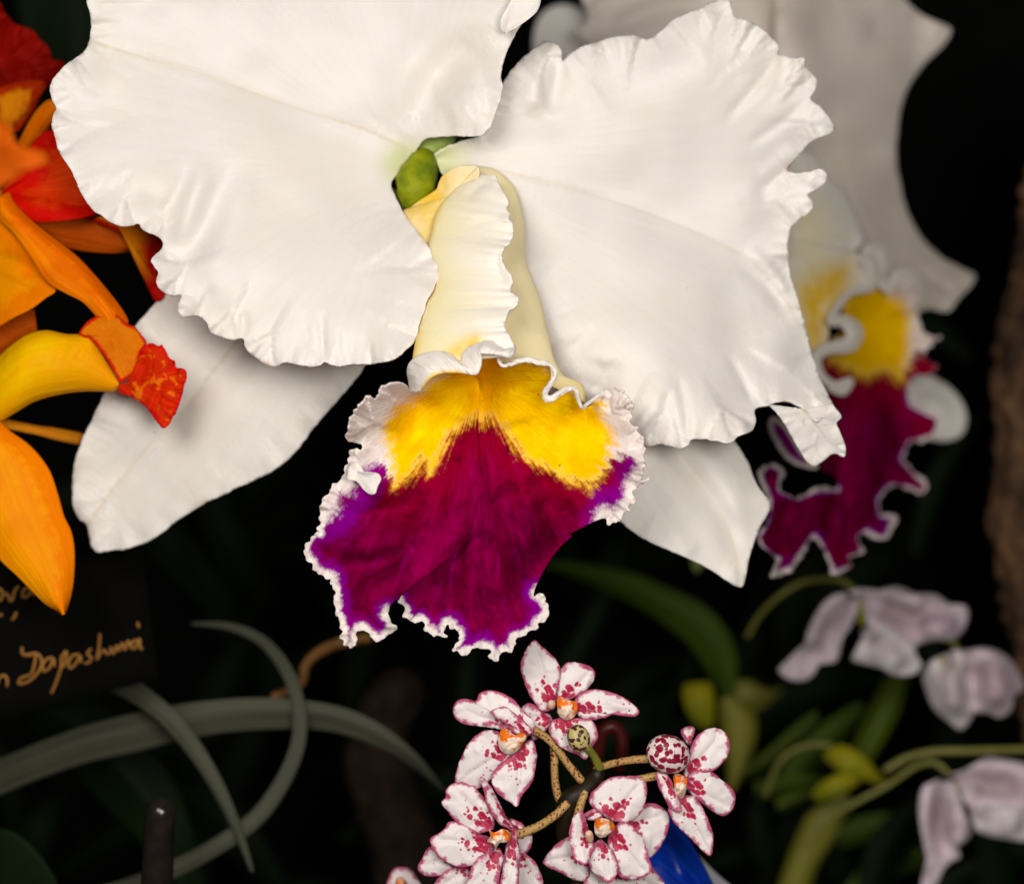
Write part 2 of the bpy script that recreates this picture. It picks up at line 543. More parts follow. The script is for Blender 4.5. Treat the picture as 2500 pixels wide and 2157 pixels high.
# ------------------------------------------------------------------ materials
class Mat:
    def __init__(s, name, rough=0.55, sss=0.0, sss_r=(1, 0.7, 0.5), sss_scale=0.0012, spec=0.35, sheen=0.0):
        s.m = bpy.data.materials.new(name)
        s.m.use_nodes = True
        s.nt = s.m.node_tree
        s.b = s.nt.nodes['Principled BSDF']
        s.b.inputs['Roughness'].default_value = rough
        s.b.inputs['Specular IOR Level'].default_value = spec
        s.b.inputs['Sheen Weight'].default_value = sheen
        if sss:
            s.b.inputs['Subsurface Weight'].default_value = sss
            s.b.inputs['Subsurface Radius'].default_value = sss_r
            s.b.inputs['Subsurface Scale'].default_value = sss_scale
        s.tc = s.nt.nodes.new('ShaderNodeTexCoord')

    def _in(s, sock, v):
        if isinstance(v, (int, float)):
            sock.default_value = v
        elif isinstance(v, (tuple, list)):
            sock.default_value = tuple(v) + ((1,) if len(v) == 3 and sock.type == 'RGBA' else ())
        else:
            s.nt.links.new(v, sock)

    def attr(s, name):
        n = s.nt.nodes.new('ShaderNodeAttribute')
        n.attribute_name = name
        return n.outputs['Fac']

    def math(s, op, a, b=0.0, c=0.0, clamp=False):
        n = s.nt.nodes.new('ShaderNodeMath')
        n.operation = op
        n.use_clamp = clamp
        for i, v in enumerate((a, b, c)):
            s._in(n.inputs[i], v)
        return n.outputs[0]

    def vec(s, x, y, z=0.0):
        n = s.nt.nodes.new('ShaderNodeCombineXYZ')
        for i, v in enumerate((x, y, z)):
            s._in(n.inputs[i], v)
        return n.outputs[0]

    def noise(s, scale, detail=3.0, vec=None, rough=0.55, colour=False):
        n = s.nt.nodes.new('ShaderNodeTexNoise')
        s._in(n.inputs['Vector'], s.tc.outputs['Object'] if vec is None else vec)
        n.inputs['Scale'].default_value = scale
        n.inputs['Detail'].default_value = detail
        n.inputs['Roughness'].default_value = rough
        return n.outputs['Color' if colour else 'Fac']

    def voronoi(s, scale, vec=None, feature='F1', rnd=1.0):
        n = s.nt.nodes.new('ShaderNodeTexVoronoi')
        n.feature = feature
        s._in(n.inputs['Vector'], s.tc.outputs['Object'] if vec is None else vec)
        n.inputs['Scale'].default_value = scale
        n.inputs['Randomness'].default_value = rnd
        return n.outputs['Distance']

    def remap(s, x, a, b, lo=0.0, hi=1.0):
        n = s.nt.nodes.new('ShaderNodeMapRange')
        n.interpolation_type = 'SMOOTHSTEP'
        s._in(n.inputs['Value'], x)
        n.inputs['From Min'].default_value = a
        n.inputs['From Max'].default_value = b
        n.inputs['To Min'].default_value = lo
        n.inputs['To Max'].default_value = hi
        return n.outputs[0]

    def mix(s, f, a, b, mode='MIX'):
        n = s.nt.nodes.new('ShaderNodeMix')
        n.data_type = 'RGBA'
        n.blend_type = mode
        s._in(n.inputs['Factor'], f)
        s._in(n.inputs[6], a)
        s._in(n.inputs[7], b)
        return n.outputs[2]

    def colour(s, c):
        s._in(s.b.inputs['Base Color'], c)

    def bump(s, h, strength=0.3, dist=0.0002):
        n = s.nt.nodes.new('ShaderNodeBump')
        n.inputs['Strength'].default_value = strength
        n.inputs['Distance'].default_value = dist
        s._in(n.inputs['Height'], h)
        old = s.b.inputs['Normal']
        if old.is_linked:
            s.nt.links.new(old.links[0].from_socket, n.inputs['Normal'])
        s.nt.links.new(n.outputs[0], old)


def srgb(r, g, b):
    f = lambda c: (c / 255 / 12.92) if c / 255 <= 0.04045 else ((c / 255 + 0.055) / 1.055) ** 2.4
    return (f(r), f(g), f(b))


def petal_white(name, main, base, base_to=0.16, vein=0.025, sss=0.45, edge_col=None):
    """White waxy petal: fine glittering cells, faint veins running from the base to the margin, green at the very base."""
    M = Mat(name, rough=0.42, sss=sss, sss_r=(1.0, 0.8, 0.62), sss_scale=0.0013, spec=0.35, sheen=0.05)
    kp, rad = M.attr('kp'), M.attr('rad')
    streak = M.noise(1.0, 3.0, M.vec(M.math('MULTIPLY', kp, 3.2), M.math('MULTIPLY', rad, 1.6)))
    c = M.mix(M.remap(streak, 0.35, 0.7, 0, 1), main, tuple(x * (1 - vein) for x in main))
    blotch = M.noise(60.0, 4.0)
    c = M.mix(M.remap(blotch, 0.42, 0.75, 0, 0.5), c, tuple(m * k for m, k in zip(main, (0.985, 0.95, 0.88))))
    c = M.mix(M.attr('rib'), c, tuple(m * k for m, k in zip(main, (0.80, 0.74, 0.52))))
    stain = M.math('MULTIPLY', M.remap(M.attr('edge'), 0, 14, 1, 0), M.remap(M.noise(170, 2), 0.58, 0.72))
    c = M.mix(M.math('MULTIPLY', stain, 0.55), c, edge_col or srgb(196, 160, 118))
    c = M.mix(M.math('MULTIPLY', M.attr('stain'), 0.85), c, srgb(120, 84, 50))
    speck = M.math('LESS_THAN', M.voronoi(120.0), 0.035)
    c = M.mix(M.math('MULTIPLY', M.math('MULTIPLY', speck, M.remap(M.noise(33), 0.56, 0.66)), 0.6), c, srgb(150, 120, 90))
    c = M.mix(M.remap(rad, 0.02, base_to, 1, 0), c, base)
    M.colour(c)
    M.bump(M.noise(3600, 3.0), 0.45, 0.00016)
    M.bump(M.noise(330, 4.0, rough=0.6), 0.16, 0.0007)
    M.bump(M.noise(1.0, 3.0, M.vec(M.math('MULTIPLY', kp, 4.0), M.math('MULTIPLY', rad, 7.0))), 0.12, 0.0005)
    return M.m


M_petal = petal_white('petal_ivory', (0.84, 0.79, 0.745), srgb(214, 216, 172), base_to=0.11)
M_sepal = petal_white('sepal_ivory', (0.85, 0.805, 0.745), srgb(190, 200, 140), base_to=0.3, vein=0.04)
M_back = petal_white('petal_ivory_shaded', (0.70, 0.63, 0.565), srgb(180, 190, 130), vein=0.04)  # same ivory for the rear orchid, its shade put into the colour


def lip_cream(name):
    M = Mat(name, rough=0.65, sss=0.4, sss_r=(1, 0.75, 0.35), spec=0.12)
    e, y = M.attr('edge'), M.attr('yel')
    c = M.mix(M.remap(M.math('ADD', e, M.math('MULTIPLY', M.noise(300, 2), 50.0)), 15, 190), srgb(246, 238, 228), srgb(252, 234, 184))
    c = M.mix(M.math('MULTIPLY', y, M.remap(M.noise(400, 3), 0.2, 0.6, 0.6, 1.0)), c, srgb(246, 196, 30))
    M.colour(c)
    M.bump(M.noise(9000, 2.0), 0.25, 0.0001)
    M.bump(M.noise(420, 3.0), 0.15, 0.0005)
    M.bump(M.noise(1.0, 3.0, M.vec(M.math('MULTIPLY', M.attr('kp'), 3.0), M.math('MULTIPLY', M.attr('rad'), 26.0))), 0.2, 0.0006)
    return M.m


M_tube = lip_cream('lip_cream')


def lip_blade(name):
    M = Mat(name, rough=0.45, sss=0.15, sss_r=(1, 0.5, 0.3), sss_scale=0.0006, spec=0.0)
    kp, rad = M.attr('kp'), M.attr('rad')
    px = 1 / PX
    fine = M.noise(700, 4, rough=0.7)
    strk = M.noise(1.0, 4, M.vec(M.math('MULTIPLY', kp, 0.75), M.math('MULTIPLY', rad, 2.0)), rough=0.65)
    strk2 = M.noise(1.0, 3, M.vec(M.math('MULTIPLY', kp, 2.0), M.math('MULTIPLY', rad, 4.0)), rough=0.6)
    jit = M.math('MULTIPLY', M.math('SUBTRACT', M.math('ADD', M.math('MULTIPLY', strk2, 1.1), M.math('MULTIPLY', fine, 0.9)), 1.0), 60.0)
    # magenta body: crimson, wine red and violet streaks
    body = M.mix(M.remap(strk, 0.3, 0.7), srgb(94, 0, 34), srgb(146, 0, 74))
    body = M.mix(M.remap(strk2, 0.54, 0.74, 0, 0.55), body, srgb(158, 0, 112))
    body = M.mix(M.remap(M.math('ADD', M.attr('mag'), jit), 0, 150, 0.75, 0), body, srgb(148, 0, 28))
    body = M.mix(M.remap(M.noise(240, 5, rough=0.65), 0.45, 0.7, 0, 0.6), body, srgb(70, 0, 20))
    mw = M.math('ADD', M.attr('margin'), M.math('MULTIPLY', M.math('SUBTRACT', fine, 0.5), 1.5))
    body = M.mix(M.remap(M.math('ADD', mw, M.math('MULTIPLY', M.math('SUBTRACT', strk, 0.5), 4.0)), 0.9, 2.6, 0.95, 0), body, srgb(134, 0, 138))
    white = M.mix(M.remap(M.noise(500, 3), 0.4, 0.7, 0, 0.5), srgb(236, 226, 220), srgb(216, 196, 194))
    c = M.mix(M.remap(M.math('SUBTRACT', M.math('ADD', M.attr('mag'), 8.0), jit), -6, 10), white, body)
    c = M.mix(M.remap(mw, 0.55, 1.3, 1, 0), c, white)
    yel = M.mix(M.remap(strk, 0.35, 0.65), srgb(255, 204, 0), srgb(253, 192, 0))
    yel = M.mix(M.remap(M.noise(230, 3), 0.45, 0.7, 0, 0.7), yel, srgb(255, 216, 10))
    line = M.math('LESS_THAN', M.math('ABSOLUTE', M.math('SUBTRACT', strk2, 0.5)), 0.012)
    yel = M.mix(M.math('MULTIPLY', M.math('MULTIPLY', line, M.remap(rad, 0.25, 0.5, 1, 0)), 0.25), yel, srgb(150, 120, 10))
    speck = M.math('LESS_THAN', M.voronoi(210.0), 0.045)
    yel = M.mix(M.math('MULTIPLY', speck, 0.8), yel, srgb(120, 60, 0))
    c = M.mix(M.remap(M.math('ADD', M.attr('yel'), jit), -22, 18), c, yel)
    M.colour(c)
    M.bump(M.noise(5000, 2.0), 0.35, 0.00012)
    M.bump(strk2, 0.22, 0.0008)
    M.bump(M.noise(420, 4.0), 0.35, 0.0009)
    return M.m


M_blade = lip_blade('lip_yellow_magenta')


def orange(name, a, b, edge=None, edge_w=30, sss=0.3, grad=None, g0=0.0, g1=1.0, patch=None):
    M = Mat(name, rough=0.5, sss=sss, sss_r=(1, 0.5, 0.1), spec=0.04)
    kp, rad = M.attr('kp'), M.attr('rad')
    strk = M.noise(1.0, 3, M.vec(M.math('MULTIPLY', kp, 2.5), M.math('MULTIPLY', rad, 1.5)))
    c = M.mix(M.remap(strk, 0.3, 0.7), a, b)
    c = M.mix(M.remap(M.noise(90, 3), 0.4, 0.7, 0, 0.5), c, tuple(x * 0.8 for x in b))
    if patch:
        c = M.mix(M.remap(M.noise(380, 2), 0.56, 0.66), c, patch)
    if grad:
        c = M.mix(M.remap(rad, g0, g1), c, grad)
    if edge:
        jit = M.math('MULTIPLY', M.math('SUBTRACT', M.noise(450, 3), 0.5), edge_w * 1.6)
        c = M.mix(M.remap(M.math('ADD', M.attr('edge'), jit), edge_w * 0.35, edge_w, 1, 0), c, edge)
    M.colour(c)
    M.bump(M.noise(1.0, 3.0, M.vec(M.math('MULTIPLY', kp, 5.0), M.math('MULTIPLY', rad, 2.0))), 0.35, 0.0008)
    M.bump(M.noise(260, 3.0), 0.2, 0.0008)
    M.bump(M.noise(6000, 2.0), 0.15, 0.0001)
    return M.m


M_or = orange('petal_orange', srgb(255, 166, 0), srgb(250, 142, 0), edge=srgb(248, 130, 0), edge_w=60)
M_or2 = orange('petal_deep_orange', srgb(254, 146, 0), srgb(236, 106, 0), edge=srgb(238, 108, 0), edge_w=40)
M_oy = orange('lip_yellow_orange', srgb(255, 198, 0), srgb(255, 180, 0), grad=srgb(252, 162, 4), g0=0.35, g1=0.9)
M_lobe = orange('lip_lobe_orange', srgb(240, 138, 10), srgb(222, 112, 6), edge=srgb(205, 30, 10), edge_w=10)
M_rt = orange('lip_red_tip', srgb(196, 8, 4), srgb(224, 56, 4), edge=srgb(214, 14, 20), edge_w=8, patch=srgb(232, 110, 8))
M_rp = orange('petal_red_orange', srgb(226, 70, 0), srgb(204, 40, 0), edge=srgb(205, 12, 0), edge_w=55)
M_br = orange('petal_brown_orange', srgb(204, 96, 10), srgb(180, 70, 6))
M_dr = orange('petal_dark_red', srgb(160, 18, 4), srgb(122, 6, 2))
M_yr = orange('petal_amber', srgb(230, 150, 10), srgb(222, 120, 6), edge=srgb(170, 40, 4), edge_w=30)
M_or_stalk = orange('stalk_orange', srgb(216, 144, 24), srgb(196, 116, 20))


def spotted(name):
    M = Mat(name, rough=0.45, sss=0.35, sss_r=(1, 0.7, 0.6), sss_scale=0.0008, spec=0.4, sheen=0.05)
    e, rad = M.attr('edge'), M.attr('rad')
    jit = M.math('ADD', M.math('MULTIPLY', M.math('SUBTRACT', M.noise(900, 3), 0.5), 22.0), M.math('MULTIPLY', M.math('SUBTRACT', M.noise(330, 1), 0.42), 26.0))
    white = M.mix(M.remap(M.noise(250, 2), 0.4, 0.7, 0, 0.6), srgb(240, 230, 228), srgb(228, 214, 214))
    pink = M.mix(M.noise(500, 2), srgb(196, 54, 116), srgb(160, 24, 84))
    red = M.mix(M.noise(700, 3), srgb(206, 44, 92), srgb(158, 12, 54))
    c = M.mix(M.remap(M.math('ADD', e, jit), 3.5, 12.0, 0.92, 0), white, pink)
    # blotches that merge towards the base
    sc = M.nt.nodes.new('ShaderNodeVectorMath')
    sc.operation = 'MULTIPLY_ADD'
    M.nt.links.new(M.noise(700, 2, colour=True), sc.inputs[0])
    sc.inputs[1].default_value = (0.0009,) * 3
    M.nt.links.new(M.tc.outputs['Object'], sc.inputs[2])
    v = M.voronoi(800.0, sc.outputs[0], rnd=0.95)
    lim = M.remap(M.math('ADD', rad, M.math('MULTIPLY', M.math('SUBTRACT', M.noise(200, 1), 0.5), 0.25)), 0.16, 0.78, 0.80, 0.04)
    spot = M.remap(M.math('SUBTRACT', lim, M.math('MULTIPLY', v, 1.0)), -0.07, 0.09)
    c = M.mix(spot, c, red)
    dot = M.math('MULTIPLY', M.math('LESS_THAN', M.voronoi(900.0), 0.22), M.remap(M.noise(170, 1), 0.60, 0.66))
    c = M.mix(M.math('MULTIPLY', dot, 0.85), c, pink)
    M.colour(c)
    M.bump(M.noise(9000, 2), 0.35, 0.0001)
    return M.m


M_spot = spotted('petal_spotted')


def stalk_spotted(name, a, b, spot, scale=700, lim=0.32):
    M = Mat(name, rough=0.45, sss=0.1, spec=0.4)
    c = M.mix(M.noise(200, 3), a, b)
    sc = M.nt.nodes.new('ShaderNodeVectorMath')
    sc.operation = 'MULTIPLY_ADD'
    M.nt.links.new(M.noise(scale * 0.5, 2, colour=True), sc.inputs[0])
    sc.inputs[1].default_value = (1.1 / scale,) * 3
    M.nt.links.new(M.tc.outputs['Object'], sc.inputs[2])
    v = M.math('ADD', M.voronoi(scale, sc.outputs[0]), M.math('MULTIPLY', M.math('SUBTRACT', M.noise(300, 2), 0.5), 0.5))
    c = M.mix(M.remap(v, lim - 0.05, lim + 0.03, 1, 0), c, spot)
    M.colour(c)
    M.bump(M.noise(3000, 2), 0.2, 0.0001)
    return M.m


M_ped = stalk_spotted('stalk_tan_spotted', srgb(206, 168, 112), srgb(170, 134, 66), srgb(110, 24, 20), 1500, 0.36)
M_bud = stalk_spotted('bud_spotted', srgb(238, 226, 222), srgb(230, 210, 210), srgb(140, 10, 50), 760, 0.52)
M_bud2 = stalk_spotted('bud_olive', srgb(206, 196, 130), srgb(180, 170, 100), srgb(80, 26, 36), 900, 0.52)


def plain(name, a, b, rough=0.5, scale=80, spec=0.3, bump=0.2, bscale=600, sss=0.0, streaks=False, dist=0.0004, soft=(0.3, 0.7)):
    M = Mat(name, rough=rough, spec=spec, sss=sss, sss_scale=0.0008)
    if streaks:
        v = M.vec(M.math('MULTIPLY', M.attr('kp'), 8.0), M.math('MULTIPLY', M.attr('rad'), 2.0))
        f = M.noise(1.0, 4, v)
    else:
        f = M.noise(scale, 4)
    M.colour(M.mix(M.remap(f, *soft), a, b))
    M.bump(f if streaks else M.noise(bscale, 4), bump, dist)
    return M.m


M_anther = plain('lip_orange_white', srgb(246, 120, 0), srgb(244, 222, 200), scale=330, soft=(0.46, 0.54))
M_lipw = plain('lip_ivory', srgb(240, 226, 216), srgb(226, 170, 130), scale=300)
M_colm = plain('column_green', srgb(150, 156, 14), srgb(92, 116, 14), rough=0.6, spec=0.15, scale=200, sss=0.2)
M_green = plain('column_pale_green', srgb(170, 186, 110), srgb(140, 160, 70), rough=0.4, sss=0.2)


def lilac_petal(name, tip, mid, rim):
    """Nodding lilac petal: shade in the middle and light along the margin put into the colour, flushed lilac towards the tip."""
    M = Mat(name, rough=0.5, sss=0.25, spec=0.3)
    kp, rad = M.attr('kp'), M.attr('rad')
    c = M.mix(M.remap(M.noise(1.0, 3, M.vec(M.math('MULTIPLY', kp, 1.6), M.math('MULTIPLY', rad, 1.5))), 0.3, 0.7), mid, tuple(x * 0.82 for x in mid))
    c = M.mix(M.remap(rad, 0.45, 1.0, 0, 0.8), c, tip)
    c = M.mix(M.remap(M.attr('edge'), 4, 46, 0.9, 0), c, rim)  # highlights along the edges put into the colour as a pale rim
    M.colour(c)
    return M.m


M_lilac = lilac_petal('petal_lilac', srgb(214, 184, 208), srgb(188, 168, 174), srgb(230, 214, 222))
M_lilacw = lilac_petal('petal_lilac_white', srgb(236, 226, 226), srgb(214, 200, 200), srgb(240, 232, 232))
M_ygreen = plain('bract_yellow_green', srgb(176, 164, 26), srgb(136, 142, 26), scale=60)
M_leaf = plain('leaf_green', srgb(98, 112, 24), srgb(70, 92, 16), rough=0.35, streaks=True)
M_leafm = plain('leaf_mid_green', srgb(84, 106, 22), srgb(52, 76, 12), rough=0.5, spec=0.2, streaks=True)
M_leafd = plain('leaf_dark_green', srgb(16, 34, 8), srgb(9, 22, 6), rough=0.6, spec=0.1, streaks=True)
M_bulb = plain('bulb_olive', srgb(152, 146, 58), srgb(120, 122, 38), rough=0.4, streaks=True)
M_stem = plain('stem_olive', srgb(142, 136, 70), srgb(112, 114, 48), rough=0.45)
M_stemd = plain('stem_dark', srgb(40, 30, 14), srgb(26, 20, 10), rough=0.5)
M_strap = plain('leaf_grey_green', srgb(94, 96, 78), srgb(46, 50, 38), rough=0.6, streaks=True, bump=0.45, dist=0.0008)
M_bark = plain('bark_brown', srgb(110, 80, 54), srgb(44, 32, 22), rough=0.85, scale=60, bump=0.9, bscale=130, dist=0.003)
M_twig = plain('twig_brown', srgb(134, 92, 44), srgb(94, 62, 26), rough=0.7, scale=200, bump=0.5)
M_stake = plain('stake_black', srgb(40, 32, 28), srgb(24, 20, 18), rough=0.22, spec=0.6, scale=200, bump=0.1)
M_tag = plain('tag_black', srgb(11, 11, 9), srgb(8, 8, 7), rough=0.9, scale=100, bump=0.1, spec=0.05)
M_gold = plain('gold_marker', srgb(168, 116, 44), srgb(138, 92, 28), rough=0.4)
M_blue = plain('satin_blue', srgb(0, 66, 190), srgb(0, 40, 150), rough=0.35, streaks=True)
M_grey = plain('card_grey', srgb(170, 170, 176), srgb(150, 150, 160), rough=0.6)
M_red = plain('cane_dark_red', srgb(90, 26, 20), srgb(60, 14, 12), rough=0.4)
M_black = plain('backdrop_black', (0.004, 0.004, 0.004), (0.006, 0.006, 0.005), rough=0.95, spec=0.05)
M_root = plain('root_dark_brown', srgb(58, 42, 28), srgb(22, 18, 10), rough=0.85, scale=90, bump=0.9, bscale=130, dist=0.003)

# ------------------------------------------------------------------ setting: black backdrop behind the display
bd = [[(-3500 + 8500 * i / 30, -3500 + 9000 * j / 24, 4600 + 220 * math.sin(i * 1.3) + 90 * math.sin(i * 3.1 + j * 0.2)) for i in range(31)] for j in range(25)]
backdrop = build('backdrop', Patch(np.array(bd, float), {}), M_black)
tag(backdrop, kind='structure')


def with_rib(p, line, w=5.0, amount=1.0, fade=True):
    d = seg_dist(p.G[..., :2], spline(line, 40)[:, :2])
    p.attrs['rib'] = amount * np.exp(-(d / w) ** 2)
    return p


# ------------------------------------------------------------------ front white orchid
front = thing('white_orchid_flower', (1000, 400, 260),
              'large ivory orchid in front with yellow throat and magenta lip, sharp in focus', 'orchid flower', 'white orchids')

# left petal
lp_base = T('A', [(1680, 628), (1600, 700)], 165)
lp_right = T('A', [(1690, 600), (1715, 566), (1760, 556), (1800, 553), (1880, 552), (1945, 550), (1985, 512), (2000, 470), (2025, 400), (2033, 350), (2026, 310), (2038, 240)],
             [140, 60, 10, -20, -40])
lp_top = T('B', [(360, 110), (378, 78), (410, 48), (432, 25), (440, 8), (422, -30), (380, -110)], [-30, 0]) + T('N', [(1180, -220), (980, -300), (700, -310), (430, -230), (270, -120)], [60, 120, 60])
lp_left = T('A', [(350, -10), (362, 50), (368, 110), (362, 165), (340, 213), (300, 240), (262, 268), (218, 318), (203, 360), (214, 410), (228, 442), (215, 470), (211, 510),
                  (224, 560), (235, 602), (262, 652), (290, 690), (300, 722), (325, 772), (360, 832), (385, 860), (412, 872), (440, 895), (480, 912), (530, 916), (560, 905),
                  (578, 928), (612, 946), (642, 962), (660, 985), (652, 1012), (625, 1032), (612, 1055), (626, 1084), (640, 1100), (630, 1130), (640, 1162), (668, 1187), (702, 1198),
                  (737, 1196), (722, 1230), (721, 1258), (742, 1282), (772, 1276), (818, 1284), (838, 1310), (852, 1342), (892, 1360), (940, 1375), (984, 1370)],
            [40, 0, -30, -30, -60, -70])
lp_bot = T('A', [(990, 1398), (1010, 1425), (1040, 1450), (1075, 1472), (1112, 1481), (1150, 1468), (1186, 1470), (1230, 1482), (1270, 1484), (1300, 1474), (1312, 1464), (1342, 1478),
                 (1382, 1483), (1422, 1474), (1470, 1474), (1530, 1470), (1590, 1455), (1640, 1420), (1672, 1388), (1690, 1345), (1700, 1300), (1716, 1260), (1730, 1215), (1755, 1170),
                 (1775, 1122), (1778, 1085), (1765, 1050), (1735, 1000), (1700, 955), (1660, 900), (1620, 840), (1597, 790), (1584, 762), (1586, 735)],
           [-70, -90, -110, -130, -120, 60, 150])
cr = [
    (T('A', [(1640, 600), (1560, 560), (1450, 515), (1200, 440), (900, 330), (700, 265), (480, 205), (370, 165)]), 7, 6),
    (T('A', [(1640, 600), (1560, 560), (1450, 515), (1200, 440), (900, 330), (700, 265), (480, 205), (370, 165)]), 60, 18),
    (T('A', [(1680, 560), (1740, 380), (1840, 230), (2030, 130)]), 50, 42),
    (T('A', [(1790, 470), (1900, 400), (1980, 380)]), 70, -22),
    (T('A', [(980, 620), (900, 760), (820, 940), (680, 1140)]), 36, 20),
    (T('A', [(1010, 690), (950, 860), (900, 1000), (800, 1160)]), 45, -14),
    (T('A', [(860, 640), (790, 800), (735, 960), (690, 1060)]), 26, -16),
    (T('A', [(780, 640), (700, 800), (640, 920)]), 26, 10),
    (T('A', [(1300, 1250), (1308, 1400), (1312, 1470)]), 9, 12),
    (T('A', [(990, 1250), (985, 1370)]), 12, 10),
    (T('A', [(870, 1150), (780, 1290)]), 10, 9),
]
lp_out = lp_right + lp_top + lp_left + lp_bot
lp = sheet(lp_base, lp_out, surface_fit(lp_base, lp_out, 5, -105, 0.40), lobe=0.7, ruffle=[(120, 9, 90), (52, 5, 38)], wrinkle=[(80, 18, 120), (30, 8, 46)], swell=20, creases=cr, jag=1.2, seed=3, lines=[cr[0][0]])
with_rib(lp, cr[0][0], 3.5, 0.55)
flap = fan(T('B', [(318, 112)], -55)[0], T('B', [(306, 95), (310, 60), (330, 25), (352, -15), (400, -60), (440, -20), (440, 12), (426, 42), (378, 80), (345, 100)], [-70, -95, -70]), n=80, m=20, bulge=-10)
build('petal', [lp, flap], M_petal, front, 6)

# right petal
rp_base = T('B', [(96, 545), (98, 530)], 165)
rp_a = T('B', [(85, 520), (112, 500), (180, 474), (240, 455), (275, 410), (296, 350), (310, 300), (325, 265), (360, 220), (402, 180), (440, 150), (470, 142), (500, 154), (513, 180), (515, 210),
               (540, 185), (580, 160), (640, 140), (700, 125), (760, 122), (800, 136), (815, 130), (860, 96), (880, 74), (930, 50), (990, 25), (1045, 0), (1075, 4), (1090, 35), (1096, 58)],
         [150, 130, 130, 110, 70, 60])
rp_b = T('B', [(1140, 70), (1190, 100), (1225, 130), (1243, 152), (1238, 184), (1265, 190), (1292, 196), (1330, 198), (1336, 230), (1360, 250), (1375, 275), (1366, 308), (1350, 332), (1386, 362),
               (1412, 395), (1432, 430), (1420, 450), (1385, 462), (1340, 490), (1310, 525), (1282, 560), (1272, 576), (1310, 586), (1350, 578), (1390, 570), (1408, 590), (1400, 615), (1370, 640),
               (1342, 656), (1360, 682), (1350, 715), (1312, 740), (1290, 765), (1278, 800)], [60, 90, 130, 150, 170])
rp_c = T('B', [(1275, 850), (1285, 930), (1308, 1010), (1334, 1100), (1350, 1170), (1374, 1250), (1400, 1312), (1430, 1370), (1453, 1402), (1440, 1416), (1400, 1412), (1370, 1420), (1340, 1392), (1300, 1362), (1262, 1352), (1212, 1366)],
         [180, 170, 130, 90, 60])
rp_d = T('B', [(1166, 1380), (1166, 1425), (1156, 1450), (1112, 1470), (1076, 1495), (1040, 1488), (1000, 1482), (952, 1482), (940, 1502), (912, 1511), (880, 1503), (850, 1498), (800, 1502), (770, 1470), (700, 1420),
               (560, 1340), (430, 1200), (340, 1000), (250, 800), (150, 640), (100, 570)], [50, 10, 0, 0, 40, 120, 150])
cr = [
    (T('B', [(110, 540), (300, 575), (560, 640), (800, 720), (1000, 800), (1150, 880), (1250, 990), (1330, 1120)]), 6, 5),
    (T('B', [(300, 575), (560, 640), (800, 720), (1000, 800), (1150, 880), (1250, 990), (1330, 1120)]), 60, 18),
    (T('B', [(1120, 830), (1210, 900), (1290, 1020)]), 14, -12),
    (T('B', [(1080, 880), (1190, 960), (1290, 1090)]), 14, 10),
    (T('B', [(513, 190), (490, 300), (470, 400)]), 22, 16),
    (T('B', [(455, 170), (420, 300), (400, 400)]), 30, -18),
    (T('B', [(1240, 190), (1150, 310), (1050, 420)]), 14, 10),
    (T('B', [(1345, 335), (1240, 420), (1120, 500)]), 14, 9),
    (T('B', [(1330, 240), (1230, 350)]), 9, -10),
    (T('B', [(1270, 570), (1210, 620), (1180, 700)]), 20, 16),
    (T('B', [(1320, 500), (1240, 560), (1190, 640)]), 24, -16),
    (T('B', [(940, 1500), (930, 1380), (900, 1250)]), 11, 10),
    (T('B', [(800, 1495), (790, 1380)]), 12, -9),
    (T('B', [(1165, 1380), (1120, 1280), (1060, 1180)]), 12, 10),
    (T('B', [(660, 1200), (640, 1290), (620, 1340)]), 40, 20),
]
rp_out = rp_a + rp_b + rp_c + rp_d
rp = sheet(rp_base, rp_out, surface_fit(rp_base, rp_out, 5, -70, 0.42), lobe=0.7, ruffle=[(120, 9, 90), (52, 5, 38)], wrinkle=[(80, 18, 120), (30, 8, 46)], swell=20, creases=cr, jag=1.2, seed=23, lines=[cr[0][0]])
with_rib(rp, cr[0][0], 3.5, 0.4)
turn = fan(T('B', [(1330, 1380)], 75)[0], T('B', [(1205, 1362), (1232, 1385), (1262, 1425), (1292, 1475), (1330, 1540), (1362, 1572), (1396, 1550), (1432, 1528), (1466, 1541), (1471, 1520), (1460, 1475), (1440, 1425), (1456, 1404), (1425, 1362)],
                                                  [95, 110, 120, 100, 80]), n=140, m=34, lobe=0.8, wrinkle=[(20, 6, 2)], jag=1.0, seed=9)
build('petal', [rp, turn], M_petal, front, 6)

# lower sepals
ls_base = T('Z', [(850, 400), (830, 360)], 230)
ls_out = T('Z', [(780, 370), (650, 420), (500, 490), (400, 545), (330, 600), (292, 640), (268, 668), (240, 725), (212, 795), (190, 842), (170, 882), (152, 930), (147, 980), (150, 1030), (163, 1050), (177, 1064),
                 (184, 1098), (194, 1115), (230, 1113), (272, 1105), (320, 1084), (362, 1050), (420, 1015), (480, 986), (550, 952), (592, 920), (640, 860), (690, 802), (740, 740), (800, 660), (850, 560), (868, 440)],
           [230, 300, 330, 340, 330, 310, 280, 235])
ls_rib = T('Z', [(178, 1062), (250, 960), (340, 865), (480, 690)])
ls = sheet(ls_base, ls_out, surface_fit(ls_base, ls_out, 4, -40, 0.5), jag=1.4, lobe=0.4, wrinkle=[(60, 10, 60)], swell=10, lines=[ls_rib], seed=31,
           creases=[(ls_rib, 7, 10), (ls_rib, 60, 22), (T('Z', [(300, 940), (230, 1000), (190, 1090)]), 26, -10)])
with_rib(ls, T('Z', [(178, 1062), (250, 960), (340, 865), (480, 690)]), 4, 0.5)
